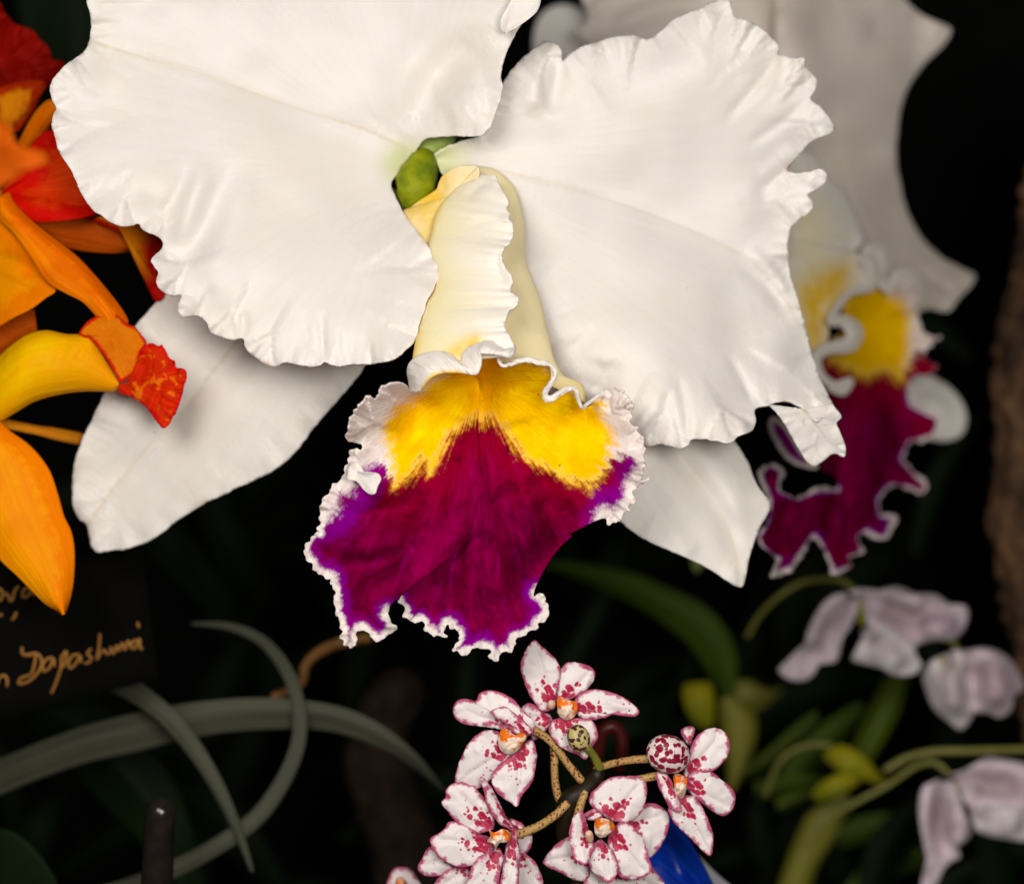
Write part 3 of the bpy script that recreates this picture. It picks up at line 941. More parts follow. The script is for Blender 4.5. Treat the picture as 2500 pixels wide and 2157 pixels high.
ls.attrs['stain'] = np.exp(-(ls.attrs['edge'] / 14) ** 2) * (smoothstep(620, 1100, ls.G[..., 1]) * 0.4 + smoothstep(960, 800, ls.G[..., 1])) * smoothstep(560, 420, ls.G[..., 0]) * smoothstep(-0.2, 0.5, vn(ls.attrs['kp'] * 3, 0.3, 4))
build('sepal', ls, M_sepal, front, 7)
rs_base = T('Z', [(960, 440), (930, 420)], 230)
rs_out = T('Z', [(1100, 500), (1280, 640), (1400, 760), (1478, 880), (1510, 930), (1530, 980), (1557, 1020), (1550, 1042), (1530, 1082), (1515, 1132), (1501, 1187), (1480, 1180), (1440, 1154), (1380, 1124), (1300, 1088),
                 (1250, 1050), (1150, 960), (1050, 800), (970, 600)], [230, 280, 260, 240, 200, 200, 220, 240])
rs_rib = T('Z', [(1300, 840), (1400, 960), (1460, 1040), (1500, 1170)])
rs = sheet(rs_base, rs_out, surface_fit(rs_base, rs_out, 4, -30, 0.5), jag=1.0, wrinkle=[(70, 8, 60)], swell=8, lines=[rs_rib], seed=41,
           creases=[(rs_rib, 26, 16), (T('Z', [(1390, 860), (1480, 1000), (1500, 1080)]), 40, -12)])
with_rib(rs, T('Z', [(1300, 840), (1400, 960), (1460, 1040), (1500, 1170)]), 4, 0.35)
build('sepal', rs, M_sepal, front, 7)

# column, ovary and stalk
colm = tube(T('F1', [(390, -60, 190), (350, 60, 170), (300, 200, 150), (250, 340, 140), (190, 480, 140), (160, 540, 140)]), [26, 38, 48, 52, 40, 26], n=60, m=30, rough=0.05, seed=4)
build('column', colm, M_colm, front)
gap = tube(T('A', [(1830, 545, 215), (1770, 585, 205), (1720, 625, 195), (1680, 660, 190)]), [40, 44, 42, 36], n=30, m=18)
build('ovary', gap, M_green, front)
ped = tube([(1075, 380, 200), (1085, 330, 380), (1100, 300, 620), (1120, 420, 900), (1130, 700, 1150)], [34, 28, 22, 20, 20], n=60, m=14)
build('stalk', ped, M_green, front)

# lip: tube of two side lobes
yel_in = fan(T('F1', [(600, 420)], 60)[0], T('F1', [(900, 112), (780, 102), (690, 112), (600, 165), (545, 205), (505, 280), (486, 336), (440, 372), (300, 462), (190, 545), (150, 555), (160, 640), (240, 770), (380, 960), (480, 960), (560, 800), (640, 560), (760, 350), (900, 220)],
             [30, 40, 60, 85, 95, 105, 100, 60, 30, 20, 25, 30]), n=130, m=34, bulge=10, closed=True, swell=4)
yel_in.attrs['yel'] = smoothstep(560, 470, yel_in.G[..., 0] * 0 + yel_in.G[..., 1]) * 0.35 + 0.6 * smoothstep(1130, 1060, yel_in.G[..., 0])
yel_in.attrs['edge'] = yel_in.attrs['edge'] + 60
tl = T('F1', [(600, 165), (700, 105), (840, 108)], 60)
right_sil = T('F1', [(760, 108), (960, 118), (1090, 158), (1210, 260), (1272, 350), (1335, 560), (1360, 760), (1366, 1000), (1402, 1150), (1500, 1400), (1560, 1600), (1582, 1745)]) + \
    T('F2', [(1150, 130), (1192, 290), (1270, 420), (1390, 470), (1414, 600)])
left_mid = T('F1', [(700, 130), (720, 180), (760, 260), (800, 400), (800, 600), (780, 800), (780, 1000), (780, 1200), (760, 1500), (740, 1700)]) + T('F2', [(600, 120), (680, 190), (760, 250), (810, 300)])
right_lobe = loft([(u, v, np.interp(v, [400, 900], [110, -120])) for u, v, _ in left_mid], [(u, v, np.interp(v, [400, 900], [105, -60])) for u, v, _ in right_sil], n=170, m=50,
                  d_bulge=[-30, -60, -70, -60, -40], shape='right', ruffle=[(150, 5, 'left', 1)], seed=4)
right_lobe.attrs['edge'] = 120 + 0 * right_lobe.attrs['edge']
vv = right_lobe.G[..., 1]
right_lobe.attrs['yel'] = 0.10 + 0.35 * smoothstep(0.85, 1.0, right_lobe.attrs['kp'] / 3) + 0.25 * smoothstep(900, 960, vv)
left_sil = T('F1', [(880, 190), (760, 270), (640, 380), (540, 500), (470, 640), (432, 800), (405, 920), (430, 1010), (470, 1150), (470, 1300), (380, 1500), (312, 1740)]) + T('F2', [(222, 80), (198, 150), (178, 270), (176, 330)])
ruff = T('F1', [(1082, 205), (1112, 300), (1172, 400), (1212, 470), (1194, 530), (1216, 600), (1212, 650), (1253, 690), (1250, 810), (1230, 880), (1172, 930), (1140, 1020), (1146, 1080), (1200, 1160), (1245, 1230), (1250, 1300), (1228, 1382),
                (1290, 1420), (1313, 1470), (1290, 1520), (1220, 1570), (1185, 1640)]) + T('F2', [(834, 40), (842, 75), (870, 120), (903, 180), (908, 225), (892, 262)])
dl = lambda v: np.interp(v, [400, 900], [70, -190])
left_lobe = loft([(u, v, dl(v) + 20) for u, v, _ in left_sil], [(u, v, dl(v) - 50) for u, v, _ in ruff], n=200, m=60, d_bulge=[-40, -55, -60, -55, -50], shape='left',
                 ruffle=[(62, 9, 'right', 5), (130, 5, 'right', 3), (24, 4, 'right', 9)], seed=6, jag=1.6,
                 creases=[(T('F1', [(1080, 220), (900, 330), (760, 480)]), 12, 9), (T('F1', [(1200, 600), (1000, 660), (800, 690)]), 12, 6), (T('F1', [(1170, 930), (1090, 1100), (1200, 1380)]), 12, 10)])
g = left_lobe
s = g.attrs['kp'] / 3
g.attrs['yel'] = np.clip(0.75 * smoothstep(0.30, 0.0, s + 0.10 * vn(g.G[..., 1] / 60, 0, 3)) + 0.8 * np.exp(-(seg_dist(g.G[..., :2], np.array(T('F2', [(470, 250), (620, 160), (560, 220)]))) / 22) ** 2), 0, 1)
tube_obj = build('lip_tube', [yel_in, right_lobe, left_lobe], M_tube, front, 5)

# lip: ruffled front rim of the side lobes
ub = T('F2', [(152, 520), (140, 440), (130, 370), (150, 310), (200, 270), (300, 234), (380, 232), (440, 250), (500, 300), (520, 300), (530, 255), (570, 205), (640, 170), (720, 150), (790, 175), (850, 205), (906, 190), (908, 235), (885, 272)],
       [-150, -160, -210, -235, -240, -235, -240, -245, -240])
lb = T('F2', [(225, 520), (240, 500), (255, 480), (285, 440), (330, 405), (380, 388), (440, 384), (520, 385), (580, 394), (632, 396), (660, 350), (668, 290), (650, 248), (700, 247), (760, 252), (800, 260), (840, 272), (862, 278), (880, 277)],
       [-215, -255, -270, -285, -295, -300, -290, -285, -270])
rim = loft(ub, lb, n=210, m=30, d_bulge=-16, shape='soft', ruffle=[(46, 5, 'left', 1), (19, 2.5, 'left', 2), (70, 5, 'both', 1)], seed=12)
rim.G[..., 2] += 3 * vn(rim.attrs['rad'] * 60, rim.attrs['kp'] * 1.2, 5)
rim.attrs['edge'] = 10 + 70 * smoothstep(0.70, 1.05, rim.attrs['kp'] / 3) * (rim.attrs['rad'] < 0.42)
rim.attrs['yel'] = 0.95 * smoothstep(0.82, 1.0, rim.attrs['kp'] / 3) * smoothstep(0.5, 0.4, rim.attrs['rad'])
rim2_c = T('F2', [(790, 270), (798, 310), (830, 335), (880, 322), (950, 300), (1010, 292), (1080, 310), (1150, 322), (1195, 365), (1200, 410), (1170, 460), (1130, 520), (1130, 560), (1155, 575), (1190, 560), (1250, 520), (1320, 495), (1352, 520),
                  (1368, 580), (1392, 628), (1420, 620), (1470, 580), (1540, 540), (1620, 508), (1700, 525)], [-230, -250, -265, -255, -262, -240, -250, -230, -210, -170, -120])
P2 = np.array(rim2_c)
rim2 = ribbon([tuple(p) for p in P2], [6, 9, 12, 8, 9, 15, 13, 8, 7, 10, 5], n=260, m=11, fold=0.3)
rim2.G[..., 2] += 5 * vn(rim2.attrs['rad'] * 44, rim2.attrs['kp'], 3)
rim2.G[..., 1] += 2.2 * vn(rim2.attrs['rad'] * 70, rim2.attrs['kp'] * 0.3, 4)
rim2.attrs['edge'] = 0 * rim2.attrs['edge'] + 10
build('lip_rim', [rim, rim2], M_tube, tube_obj, 3)

# lip: the blade
o_top = T('F2', [(610, 380), (540, 372), (480, 368), (380, 372), (290, 425), (225, 490)], [-200, -250, -270, -270, -260, -235])
o_l1 = T('F2', [(190, 520), (155, 516), (130, 478), (80, 455), (30, 456)], [-210, -200, -190, -190])
o_l2 = T('D', [(480, 255), (460, 300), (447, 318), (425, 298), (388, 320), (350, 360), (320, 420), (305, 480), (305, 522), (345, 536), (374, 553), (374, 570), (340, 575), (318, 600), (314, 640)], [-200, -230, -200, -160, -140])
o_l3 = T('F3', [(400, 262), (375, 262), (350, 310), (310, 360), (270, 405), (245, 450), (205, 490), (180, 550), (178, 620), (190, 678), (165, 714), (188, 735), (145, 745), (110, 790), (85, 830), (68, 895), (85, 945), (120, 970), (150, 1010),
                (165, 1045), (210, 1060), (235, 1081), (258, 1072), (255, 1120), (285, 1160), (291, 1200), (278, 1245), (292, 1290), (315, 1350), (330, 1420), (340, 1455), (322, 1490), (345, 1512), (365, 1550), (395, 1572), (430, 1545), (440, 1502),
                (462, 1455)], [-120, -100, -90, -80, -110, -150, -180, -200])
o_tip = T('F3', [(495, 1440), (540, 1480), (580, 1520), (640, 1500), (700, 1465), (746, 1432), (702, 1395), (682, 1358), (672, 1310)], [-190, -170, -160, -150])
o_fold = T('F3', [(690, 1262), (760, 1198), (870, 1108), (980, 1024), (1060, 962), (1105, 928)], [-165, -190, -210, -215])
o_back = T('F3', [(1060, 962), (985, 1020), (900, 1080), (830, 1130), (780, 1180), (745, 1230), (782, 1266), (812, 1300), (775, 1350), (820, 1368), (865, 1396), (905, 1372), (936, 1402), (924, 1442), (970, 1460), (1000, 1492), (1050, 1488), (1095, 1497),
                  (1088, 1450), (1104, 1410), (1140, 1440), (1180, 1460), (1185, 1505), (1150, 1560), (1140, 1590), (1180, 1610), (1215, 1628), (1260, 1600), (1300, 1585), (1352, 1578), (1412, 1602), (1412, 1640), (1440, 1650), (1470, 1673), (1476, 1640),
                  (1502, 1610), (1560, 1605), (1588, 1580), (1590, 1520), (1612, 1500), (1650, 1488), (1692, 1458), (1738, 1437), (1752, 1398), (1800, 1370), (1836, 1300), (1822, 1240), (1795, 1190), (1755, 1175)],
           [-150, -130, -110, -110, -120, -130, -140, -150, -150, -150, -140, -120])
o_rs = T('F3', [(1728, 1205), (1732, 1150), (1790, 1030), (1850, 930), (1918, 842), (2000, 760)], [-110, -100, -90, -90]) + T('D', [(1420, 1008), (1500, 965), (1560, 936), (1608, 920)], [-90, -110])
o_r = T('D', [(1620, 930), (1625, 962), (1655, 945), (1692, 942), (1712, 905), (1740, 885), (1730, 860), (1760, 838), (1755, 800), (1772, 765), (1800, 748), (1838, 722), (1796, 724), (1808, 690), (1812, 600), (1800, 510), (1772, 492), (1772, 455), (1740, 440), (1752, 380), (1736, 320), (1700, 285), (1650, 270),
              (1600, 288), (1550, 335), (1500, 365)], [-110, -110, -130, -150, -170, -180, -170, -170])
o_rt = T('F2', [(1395, 622), (1370, 575), (1345, 500), (1250, 520), (1180, 560), (1140, 555), (1120, 500), (1165, 430), (1150, 330), (1040, 300), (960, 302), (880, 325), (830, 335), (800, 300), (760, 262), (700, 262)],
         [-180, -200, -215, -235, -240, -235, -230, -200])
thr = T('F2', [(640, 430)], 20)[0]
yel_poly = T('D', [(860, 150), (760, 200), (690, 270), (640, 320), (560, 370), (505, 440), (495, 500), (515, 560), (530, 640), (548, 762), (590, 732), (640, 702), (672, 650), (690, 625), (715, 690), (740, 670), (770, 620), (800, 560), (815, 500), (870, 462), (920, 432), (960, 405), (1000, 445), (1030, 405),
                   (1080, 450), (1120, 510), (1190, 590), (1270, 650), (1360, 692), (1450, 742), (1540, 770), (1580, 720), (1640, 610), (1650, 530), (1612, 420), (1590, 350), (1500, 300), (1420, 230), (1250, 100), (1000, 60)])
mag_poly = T('D', [(150, 800), (290, 740), (395, 628), (460, 640), (500, 700), (548, 762), (590, 732), (640, 702), (672, 650), (690, 625), (715, 690), (740, 670), (770, 620), (800, 560), (815, 500), (870, 462), (920, 432), (960, 405), (1000, 445), (1030, 405), (1080, 450), (1120, 510), (1190, 590), (1270, 650),
                   (1360, 692), (1450, 742), (1540, 770), (1650, 640), (1750, 610), (1790, 640), (1900, 1100), (1300, 1900), (0, 1900), (-100, 1000)])
full = o_top + o_l1 + o_l2 + o_l3 + o_tip + o_fold + o_back[8:] + o_rs + o_r + o_rt
form = surface_fit(thr, full, 5, lambda k: -70.0, 0.5, relax=9)
folds = [(T('F3', [(1060, 962), (1105, 928), (1220, 850), (1340, 790), (1420, 700)]), 22, 26), (T('F3', [(1050, 860), (800, 1030), (560, 1200), (430, 1400)]), 42, -26), (T('F3', [(950, 860), (700, 960), (420, 980), (200, 960)]), 34, 26),
         (T('F3', [(950, 720), (650, 800), (350, 840), (150, 830)]), 40, -22), (T('F3', [(1000, 560), (750, 560), (480, 620)]), 34, 22), (T('F3', [(900, 420), (700, 440), (480, 470), (300, 480)]), 36, -20),
         (T('F3', [(1480, 300), (1490, 700), (1480, 1100), (1420, 1450)]), 80, -36), (T('F3', [(1290, 850), (1260, 1100), (1290, 1450)]), 40, 18), (T('F3', [(1120, 950), (1120, 1150), (1090, 1420)]), 22, 20),
         (T('F3', [(1640, 800), (1640, 1100), (1690, 1350)]), 40, 16), (T('F3', [(1700, 500), (1900, 620), (2072, 700)]), 40, 24), (T('F3', [(1700, 1150), (1840, 900), (2050, 690)]), 50, 46),
         (T('F2', [(260, 480), (200, 640), (190, 800), (260, 960)]), 46, 34), (T('F2', [(1250, 600), (1500, 800), (1560, 980)]), 60, 24), (T('F2', [(640, 400), (670, 700), (690, 1000)]), 26, 14), (T('F2', [(560, 480), (500, 760)]), 40, -12), (T('F2', [(800, 480), (900, 800)]), 50, -14)]
folds = [(ln, wd, dp * 1.7) for ln, wd, dp in folds]


def blade_part(segs, closing, seed, shift):
    out = [p for sg, _ in segs for p in sg] + closing
    wts = np.array([w for sg, w in segs for _ in sg] + [0] * len(closing), float)
    acc = np.concatenate([[0], np.cumsum(np.linalg.norm(np.diff(np.array(out + out[:1])[:, :2], axis=0), axis=1))])
    acc = acc / acc[-1]
    free = np.interp(np.linspace(0, 1, 600), acc[:-1], np.clip(wts / 15.0, 0, 1))
    p = sheet(thr, out, form, step=7, fine=3.6, band=44, jag=2.4, teeth=1.6, lobe=0.35, ruffle=[(64, 11, 38), (30, 6, 20), (15, 4, 11)], wrinkle=[(90, 18, 90), (34, 10, 40), (15, 6, 18)], creases=folds, seed=seed, free=free)
    P = p.G[:, :2]
    p.G[:, 2] += shift(P)
    p.attrs['yel'], p.attrs['mag'] = sdf(P, yel_poly), sdf(P, mag_poly)
    Of = spline(out + out[:1], 700)
    wk = np.interp(np.linspace(0, 1, 700), acc, np.append(wts, wts[0]))
    wk = wk * (0.9 + 0.55 * vn(np.arange(700) / 7.0, 0.3, seed))
    mg = np.full(len(P), 9.0)
    for q, w in zip(Of, wk):
        if w > 4:
            mg = np.minimum(mg, np.hypot(P[:, 0] - q[0], P[:, 1] - q[1]) / w)
    p.attrs['margin'] = mg
    p.attrs['rad'] = np.hypot(P[:, 0] - thr[0], P[:, 1] - thr[1]) / 560.0
    return p


fold_line = np.array(o_fold)[:, :2]
left = blade_part([(o_top, 0), (o_l1, 0), (o_l2, 34), (o_l3[:9], 34), (o_l3[9:], 17), (o_tip, 20), (o_fold, 0)], T('F3', [(1160, 880), (1240, 800), (1300, 600), (1320, 300)]) + T('F2', [(640, 700), (650, 500)]), 51,
                  lambda P: -2.0 - 34 * np.exp(-(seg_dist(P, fold_line[:-1]) / 60) ** 2))
right = blade_part([(o_back[:5], 0), (o_back[5:], 16), (o_rs, 0), (o_r, 30), (o_rt, 0)], T('F2', [(600, 390), (500, 420), (450, 700)]) + T('F3', [(900, 500), (900, 800), (960, 900)]), 57,
                   lambda P: 26 * np.exp(-(seg_dist(P, np.array(o_back[:8])[:, :2]) / 90) ** 2) + 24 * np.exp(-(seg_dist(P, np.array(T('F2', [(600, 390), (500, 420), (450, 700)]) + T('F3', [(900, 500), (900, 800), (960, 900)]))[:, :2]) / 50) ** 2))
build('lip_blade', [left, right], M_blade, front, 3.6)
curl = fan(T('F3', [(450, 300)], -150)[0], T('F3', [(392, 262), (386, 310), (384, 352), (440, 366), (470, 392), (500, 430), (545, 462), (580, 456), (598, 405), (622, 352), (600, 312), (560, 318), (545, 345), (560, 372), (545, 385), (515, 352), (505, 318), (480, 270), (440, 235)],
           [-140, -170, -200, -190, -165, -150]), n=120, m=20, bulge=-8, closed=True, lobe=0.3)
curl.attrs['edge'] = 10 + 0 * curl.attrs['edge']
build('lip_curl', [curl], M_tube, front, 4)

# ------------------------------------------------------------------ second white orchid, behind on the right
back = thing("white_orchid_flower", (1900, 430, 1450), 'shaded white orchid half hidden behind the big front orchid, turned to the right', 'orchid flower', 'white orchids')
T0 = T


def T(crop, pts, d=None):
    """The same, for the rear orchid: its own zero lies 400 units behind."""
    return [(u, v, w + 400) for u, v, w in T0(crop, pts, d)]


bp_base = T('B', [(1300, 640), (1290, 600)], 1000)
bp_out = T('B', [(1250, 480), (1235, 250), (1235, 80), (1240, -60), (1300, -160), (1450, -220), (1600, -120), (1672, 0), (1740, 58), (1800, 84), (1826, 100), (1802, 150), (1742, 208), (1700, 262), (1662, 340), (1646, 430), (1640, 520), (1650, 600), (1672, 700), (1712, 782),
                 (1780, 858), (1850, 900), (1908, 930), (1895, 960), (1850, 1012), (1822, 1046), (1790, 1050), (1760, 1040), (1720, 1048), (1600, 1010), (1450, 880), (1350, 760)],
           [960, 930, 900, 860, 900, 960, 960, 900, 840, 900, 960])
bp = sheet(bp_base, bp_out, surface_fit(bp_base, bp_out, 4, -70, 0.45), lobe=0.6, wrinkle=[(110, 16, 120), (40, 7, 50)], ruffle=[(150, 8, 90)], swell=14, seed=61,
           creases=[(T('B', [(1300, 640), (1400, 520), (1560, 500), (1640, 520)]), 40, 14), (T('B', [(1680, 900), (1780, 960), (1860, 980)]), 14, 10), (T('B', [(1500, 100), (1650, 90), (1780, 100)]), 40, 24), (T('B', [(1270, -100), (1330, 250), (1400, 420)]), 60, -40)])
bp.G[..., 2] += 250 + 0.8 * (bp.G[..., 0] - 2050)
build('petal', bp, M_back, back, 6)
b2_base = T('B', [(1200, 560), (1190, 570)], 1020)
b2_out = T('B', [(700, 420), (640, 230), (600, 150), (570, 125), (558, 100), (590, 88), (602, 60), (585, 10), (560, -90), (700, -230), (1000, -260), (1200, -200), (1275, -60), (1268, 60), (1260, 180), (1260, 380)], [960, 900, 870, 900, 950])
bp2 = sheet(b2_base, b2_out, surface_fit(b2_base, b2_out, 4, -50, 0.5), lobe=0.6, wrinkle=[(110, 14, 100), (50, 7, 50)], swell=14, seed=63, creases=[(T('B', [(650, 140), (760, 60), (900, 20), (1050, 20)]), 26, 20), (T('B', [(1200, -100), (1240, 60), (1245, 200)]), 30, 26)])
bp2.G[..., 2] += 250
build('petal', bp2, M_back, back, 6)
bp3 = fan(T('B', [(560, 330)], 1090)[0], T('B', [(430, 260), (418, 180), (420, 110), (446, 48), (500, 18), (560, 24), (610, 70), (640, 160), (640, 280)], 1080), n=120, m=30, bulge=-30, seed=65)
bp3.G[..., 2] += 350
build('sepal', bp3, M_sepal, back, 6)
bs = fan(T('E5', [(640, 880)], 1000)[0], T('E5', [(740, 980), (770, 940), (822, 918), (900, 950), (962, 1010), (992, 1085), (972, 1155), (910, 1181), (850, 1172), (780, 1130), (700, 1060)], [980, 960, 930, 960]), n=120, m=30, bulge=-40, seed=66,
         creases=[(T('E5', [(780, 1000), (860, 1030), (930, 1100)]), 18, -14)])
bs.G[..., 2] += 200
bs.G[..., 2] += 300
build('sepal', bs, M_sepal, back, 6)
bt = fan(T('E5', [(300, 380)], 850)[0], T('E5', [(200, 60), (280, 60), (345, 30), (400, 70), (440, 140), (500, 190), (540, 270), (575, 350), (580, 390), (540, 440), (605, 452), (618, 520), (612, 582), (560, 575), (512, 592), (490, 640), (446, 700), (440, 780), (400, 850), (340, 860), (250, 800), (200, 600)],
         [860, 840, 820, 790, 770, 760, 760, 780, 820]), n=240, m=44, bulge=-50, closed=True, lobe=0.5, wrinkle=[(40, 6, 3)], seed=67)
bt.G[..., 2] += 0.8 * (bt.G[..., 0] - 2000)
bt.attrs['yel'] = np.clip(smoothstep(-30, 50, sdf(bt.G[..., :2], T('E5', [(300, 560), (420, 480), (540, 450), (540, 570), (460, 690), (440, 810), (380, 870), (310, 820)]))), 0, 1)
bt_o = build('lip_tube', bt, M_tube, back, 5)
br = ribbon(T('E5', [(560, 480, 760), (612, 470, 750), (618, 560, 745), (540, 588, 745), (500, 620, 745), (470, 670, 745), (455, 705, 745), (505, 705, 740), (548, 750, 735), (525, 795, 735), (440, 815, 740), (398, 850, 740), (415, 920, 740), (470, 958, 740), (530, 942, 735), (500, 985, 735), (440, 968, 740)]),
          [26, 34, 26, 20, 16, 18, 26, 40, 42, 30, 26, 22, 20, 18, 20, 10], n=160, m=11, fold=0.3)
br.attrs['edge'] = 10 + 0 * br.attrs['edge']
br2 = ribbon(T('E5', [(580, 440, 790), (610, 420, 780), (655, 430, 775), (665, 480, 775), (650, 530, 775), (690, 580, 770), (720, 530, 770), (760, 535, 770), (790, 580, 775), (790, 640, 785)]), [20, 34, 42, 36, 30, 20, 38, 46, 40, 24], n=100, m=11, fold=0.3)
br2.attrs['edge'] = 10 + 0 * br2.attrs['edge']
for p_ in (br, br2):
    p_.G[..., 2] += 1.35 * (p_.G[..., 0] - 2050) - 8
build('lip_rim', [br, br2], M_tube, bt_o)
b_out = T('E5', [(520, 600), (560, 580), (610, 540), (650, 560), (700, 580), (740, 545), (785, 570), (795, 640), (802, 690), (830, 756), (890, 770), (845, 806), (822, 848), (872, 888), (838, 912), (790, 930), (762, 975), (775, 1030), (845, 1070), (880, 1090), (862, 1160), (815, 1178), (765, 1190), (742, 1255), (790, 1308),
                 (836, 1360), (818, 1392), (760, 1368), (692, 1360), (642, 1418), (652, 1465), (712, 1482), (682, 1560), (642, 1572), (592, 1548), (562, 1562), (582, 1620), (522, 1640), (534, 1672), (462, 1711), (438, 1640), (382, 1562), (352, 1608), (300, 1690), (210, 1716), (238, 1652), (180, 1602), (164, 1560), (200, 1500),
                 (208, 1420), (165, 1312), (200, 1274), (262, 1290), (250, 1368), (322, 1402), (400, 1360), (478, 1370), (472, 1322), (420, 1280), (440, 1200), (400, 1080), (412, 980), (430, 880), (440, 800), (500, 740), (505, 650)],
             [830, 800, 780, 770, 790, 800, 780, 760, 760, 740, 720, 700, 690, 700, 740, 780])
bb_base = T('E5', [(560, 720), (556, 724)], 960)
bb = sheet(bb_base, b_out, surface_fit(bb_base, b_out, 4, 20, 0.5), step=9, fine=5, band=60, jag=2.5, teeth=1.2, lobe=1.2, ruffle=[(90, 26, 60), (44, 16, 34)], wrinkle=[(60, 22, 60), (26, 10, 24)], swell=24, seed=71,
           creases=[(T('E5', [(560, 950), (600, 1200), (560, 1500)]), 40, -50), (T('E5', [(440, 1000), (480, 1250), (400, 1500)]), 34, 46), (T('E5', [(680, 980), (720, 1150), (700, 1320)]), 34, 40)])
Pb = bb.G[:, :2]
bb.attrs['yel'] = sdf(Pb, T('E5', [(500, 590), (560, 560), (640, 560), (745, 630), (765, 720), (760, 820), (735, 942), (690, 915), (650, 905), (590, 932), (500, 885), (430, 845), (470, 740)]))
bb.attrs['mag'] = sdf(Pb, T('E5', [(330, 830), (430, 845), (500, 885), (590, 932), (650, 905), (690, 915), (735, 942), (800, 830), (860, 870), (900, 1000), (1000, 1800), (0, 1800), (0, 1000)]))
bb.attrs['margin'] = seg_dist(Pb, np.array(b_out)[15:-9, :2]) / (7.0 + 4.5 * vn(Pb[:, 0] / 40, Pb[:, 1] / 40, 6))
bb.G[:, 2] += 1.35 * (bb.G[:, 0] - 2050)
build('lip_blade', bb, M_blade, back, 5)
bc = fan(T('E5', [(300, 1150)], 760)[0], T('E5', [(205, 1120), (215, 1088), (245, 1092), (292, 1140), (340, 1220), (400, 1285), (345, 1286), (280, 1252), (240, 1202)], 745), n=90, m=20, closed=True, lobe=0.4, jag=1.5, seed=73)
bc.G[..., 2] += 1.35 * (bc.G[..., 0] - 2050)
bc.attrs['yel'] = -99 + 0 * bc.attrs['edge']
bc.attrs['mag'] = 99 + 0 * bc.attrs['edge']
bc.attrs['margin'] = bc.attrs['edge'] / 10
build('lip_curl', bc, M_blade, back, 4)
build('stalk', tube([(1860, 420, 1410), (1820, 520, 1550), (1740, 900, 1630), (1700, 1400, 1660)], [30, 24, 22, 22], n=50), M_green, back)

T = T0

# ------------------------------------------------------------------ orange orchids on the left
o1 = thing('orange_orchid_flower', (-120, 880, 230), 'bright orange orchid whose red-tipped tubular lip overlaps the white sepal', 'orchid flower', 'orange orchids')
build('petal', fan(T('E2', [(-160, 420)], 330)[0], T('E2', [(-160, -20), (0, 110), (130, 230), (250, 380), (330, 500), (404, 622), (330, 680), (222, 760), (100, 822), (0, 880), (-160, 960)], [300, 250, 220, 230, 280]), n=160, m=40, bulge=-30, wrinkle=[(90, 9, 2)], seed=81,
                   creases=[(T('E2', [(-100, 400), (100, 410), (330, 560)]), 22, 14)]), M_or, o1, 7)
build('petal', loft(T('E2', [(-80, -10), (0, 100), (100, 200), (230, 380), (350, 560), (480, 640), (600, 700), (690, 790), (760, 890), (832, 952)], [260, 190, 160, 170]), T('E2', [(60, -90), (110, 0), (250, 140), (460, 300), (570, 390), (700, 530), (830, 690), (900, 790), (926, 852), (900, 860)], [270, 220, 190, 180]),
                    n=110, m=34, d_bulge=-28, shape='soft', creases=[(T('E2', [(40, 60), (300, 330), (560, 560), (760, 800)]), 16, 12), (T('E2', [(300, 200), (500, 400), (700, 640)]), 18, -8)]), M_or2, o1, 7)
build('petal', loft(T('E2', [(-100, 1200), (0, 1100), (110, 1010), (270, 915)], 360), T('E2', [(-120, 900), (0, 830), (120, 790), (250, 770)], 370), n=50, m=20, d_bulge=-20, shape='soft'), M_br, o1, 7, label='shaded brown-orange petal')  # shadowed orange petal: the shade is put into its browner colour
lip1 = build('lip_tube', loft(T('E2', [(-90, 1150), (0, 1100), (80, 1030), (200, 950), (330, 918), (480, 945), (640, 958), (700, 1030), (770, 1140), (862, 1290)], [230, 180, 165, 170]), T('E2', [(-90, 1620), (0, 1572), (100, 1512), (250, 1425), (450, 1370), (620, 1350), (720, 1350), (780, 1352), (820, 1352), (866, 1330)], [240, 190, 180, 180]),
                              n=100, m=40, d_bulge=[-70, -80, -70, -50, -20], shape='round', creases=[(T('E2', [(490, 960), (440, 1100), (380, 1200)]), 14, 7), (T('E2', [(650, 970), (590, 1080), (540, 1160)]), 12, 8)]), M_oy, o1, 5)
build('lip_side_lobe', fan(T('E2', [(800, 960)], 150)[0], T('E2', [(572, 950), (600, 890), (660, 832), (740, 800), (832, 790), (920, 862), (980, 892), (1062, 990), (1062, 1025), (1030, 1072), (995, 1180), (942, 1252), (872, 1292), (842, 1232), (762, 1102), (682, 1002), (640, 962)], [150, 160, 150, 140, 130, 140]), n=130, m=30, bulge=-16, closed=True,
                           lobe=0.5, wrinkle=[(30, 5, 2)], jag=1.0, seed=84), M_lobe, lip1, 4)
tip = fan(T('E2', [(930, 1290)], 150)[0], T('E2', [(1030, 1080), (1060, 1022), (1100, 1006), (1150, 1024), (1182, 1018), (1212, 1080), (1240, 1120), (1272, 1140), (1286, 1186), (1342, 1200), (1356, 1250), (1336, 1310), (1322, 1400), (1296, 1480), (1270, 1530), (1232, 1592), (1197, 1621), (1160, 1590), (1110, 1510), (1030, 1440), (950, 1392), (870, 1362), (862, 1312)],
          [130, 120, 110, 100, 110, 130, 150]), n=220, m=44, bulge=-14, lobe=0.8, wrinkle=[(22, 9, 2), (12, 5, 3)], ruffle=[(26, 3, 4)], jag=1.5, seed=85, creases=[(T('E2', [(870, 1325), (980, 1300), (1050, 1200), (1070, 1060)]), 8, 7), (T('E2', [(1110, 1500), (1160, 1400), (1180, 1280)]), 8, 7)])
build('lip_tip', tip, M_rt, lip1, 4, label='crinkled scarlet lip tip')
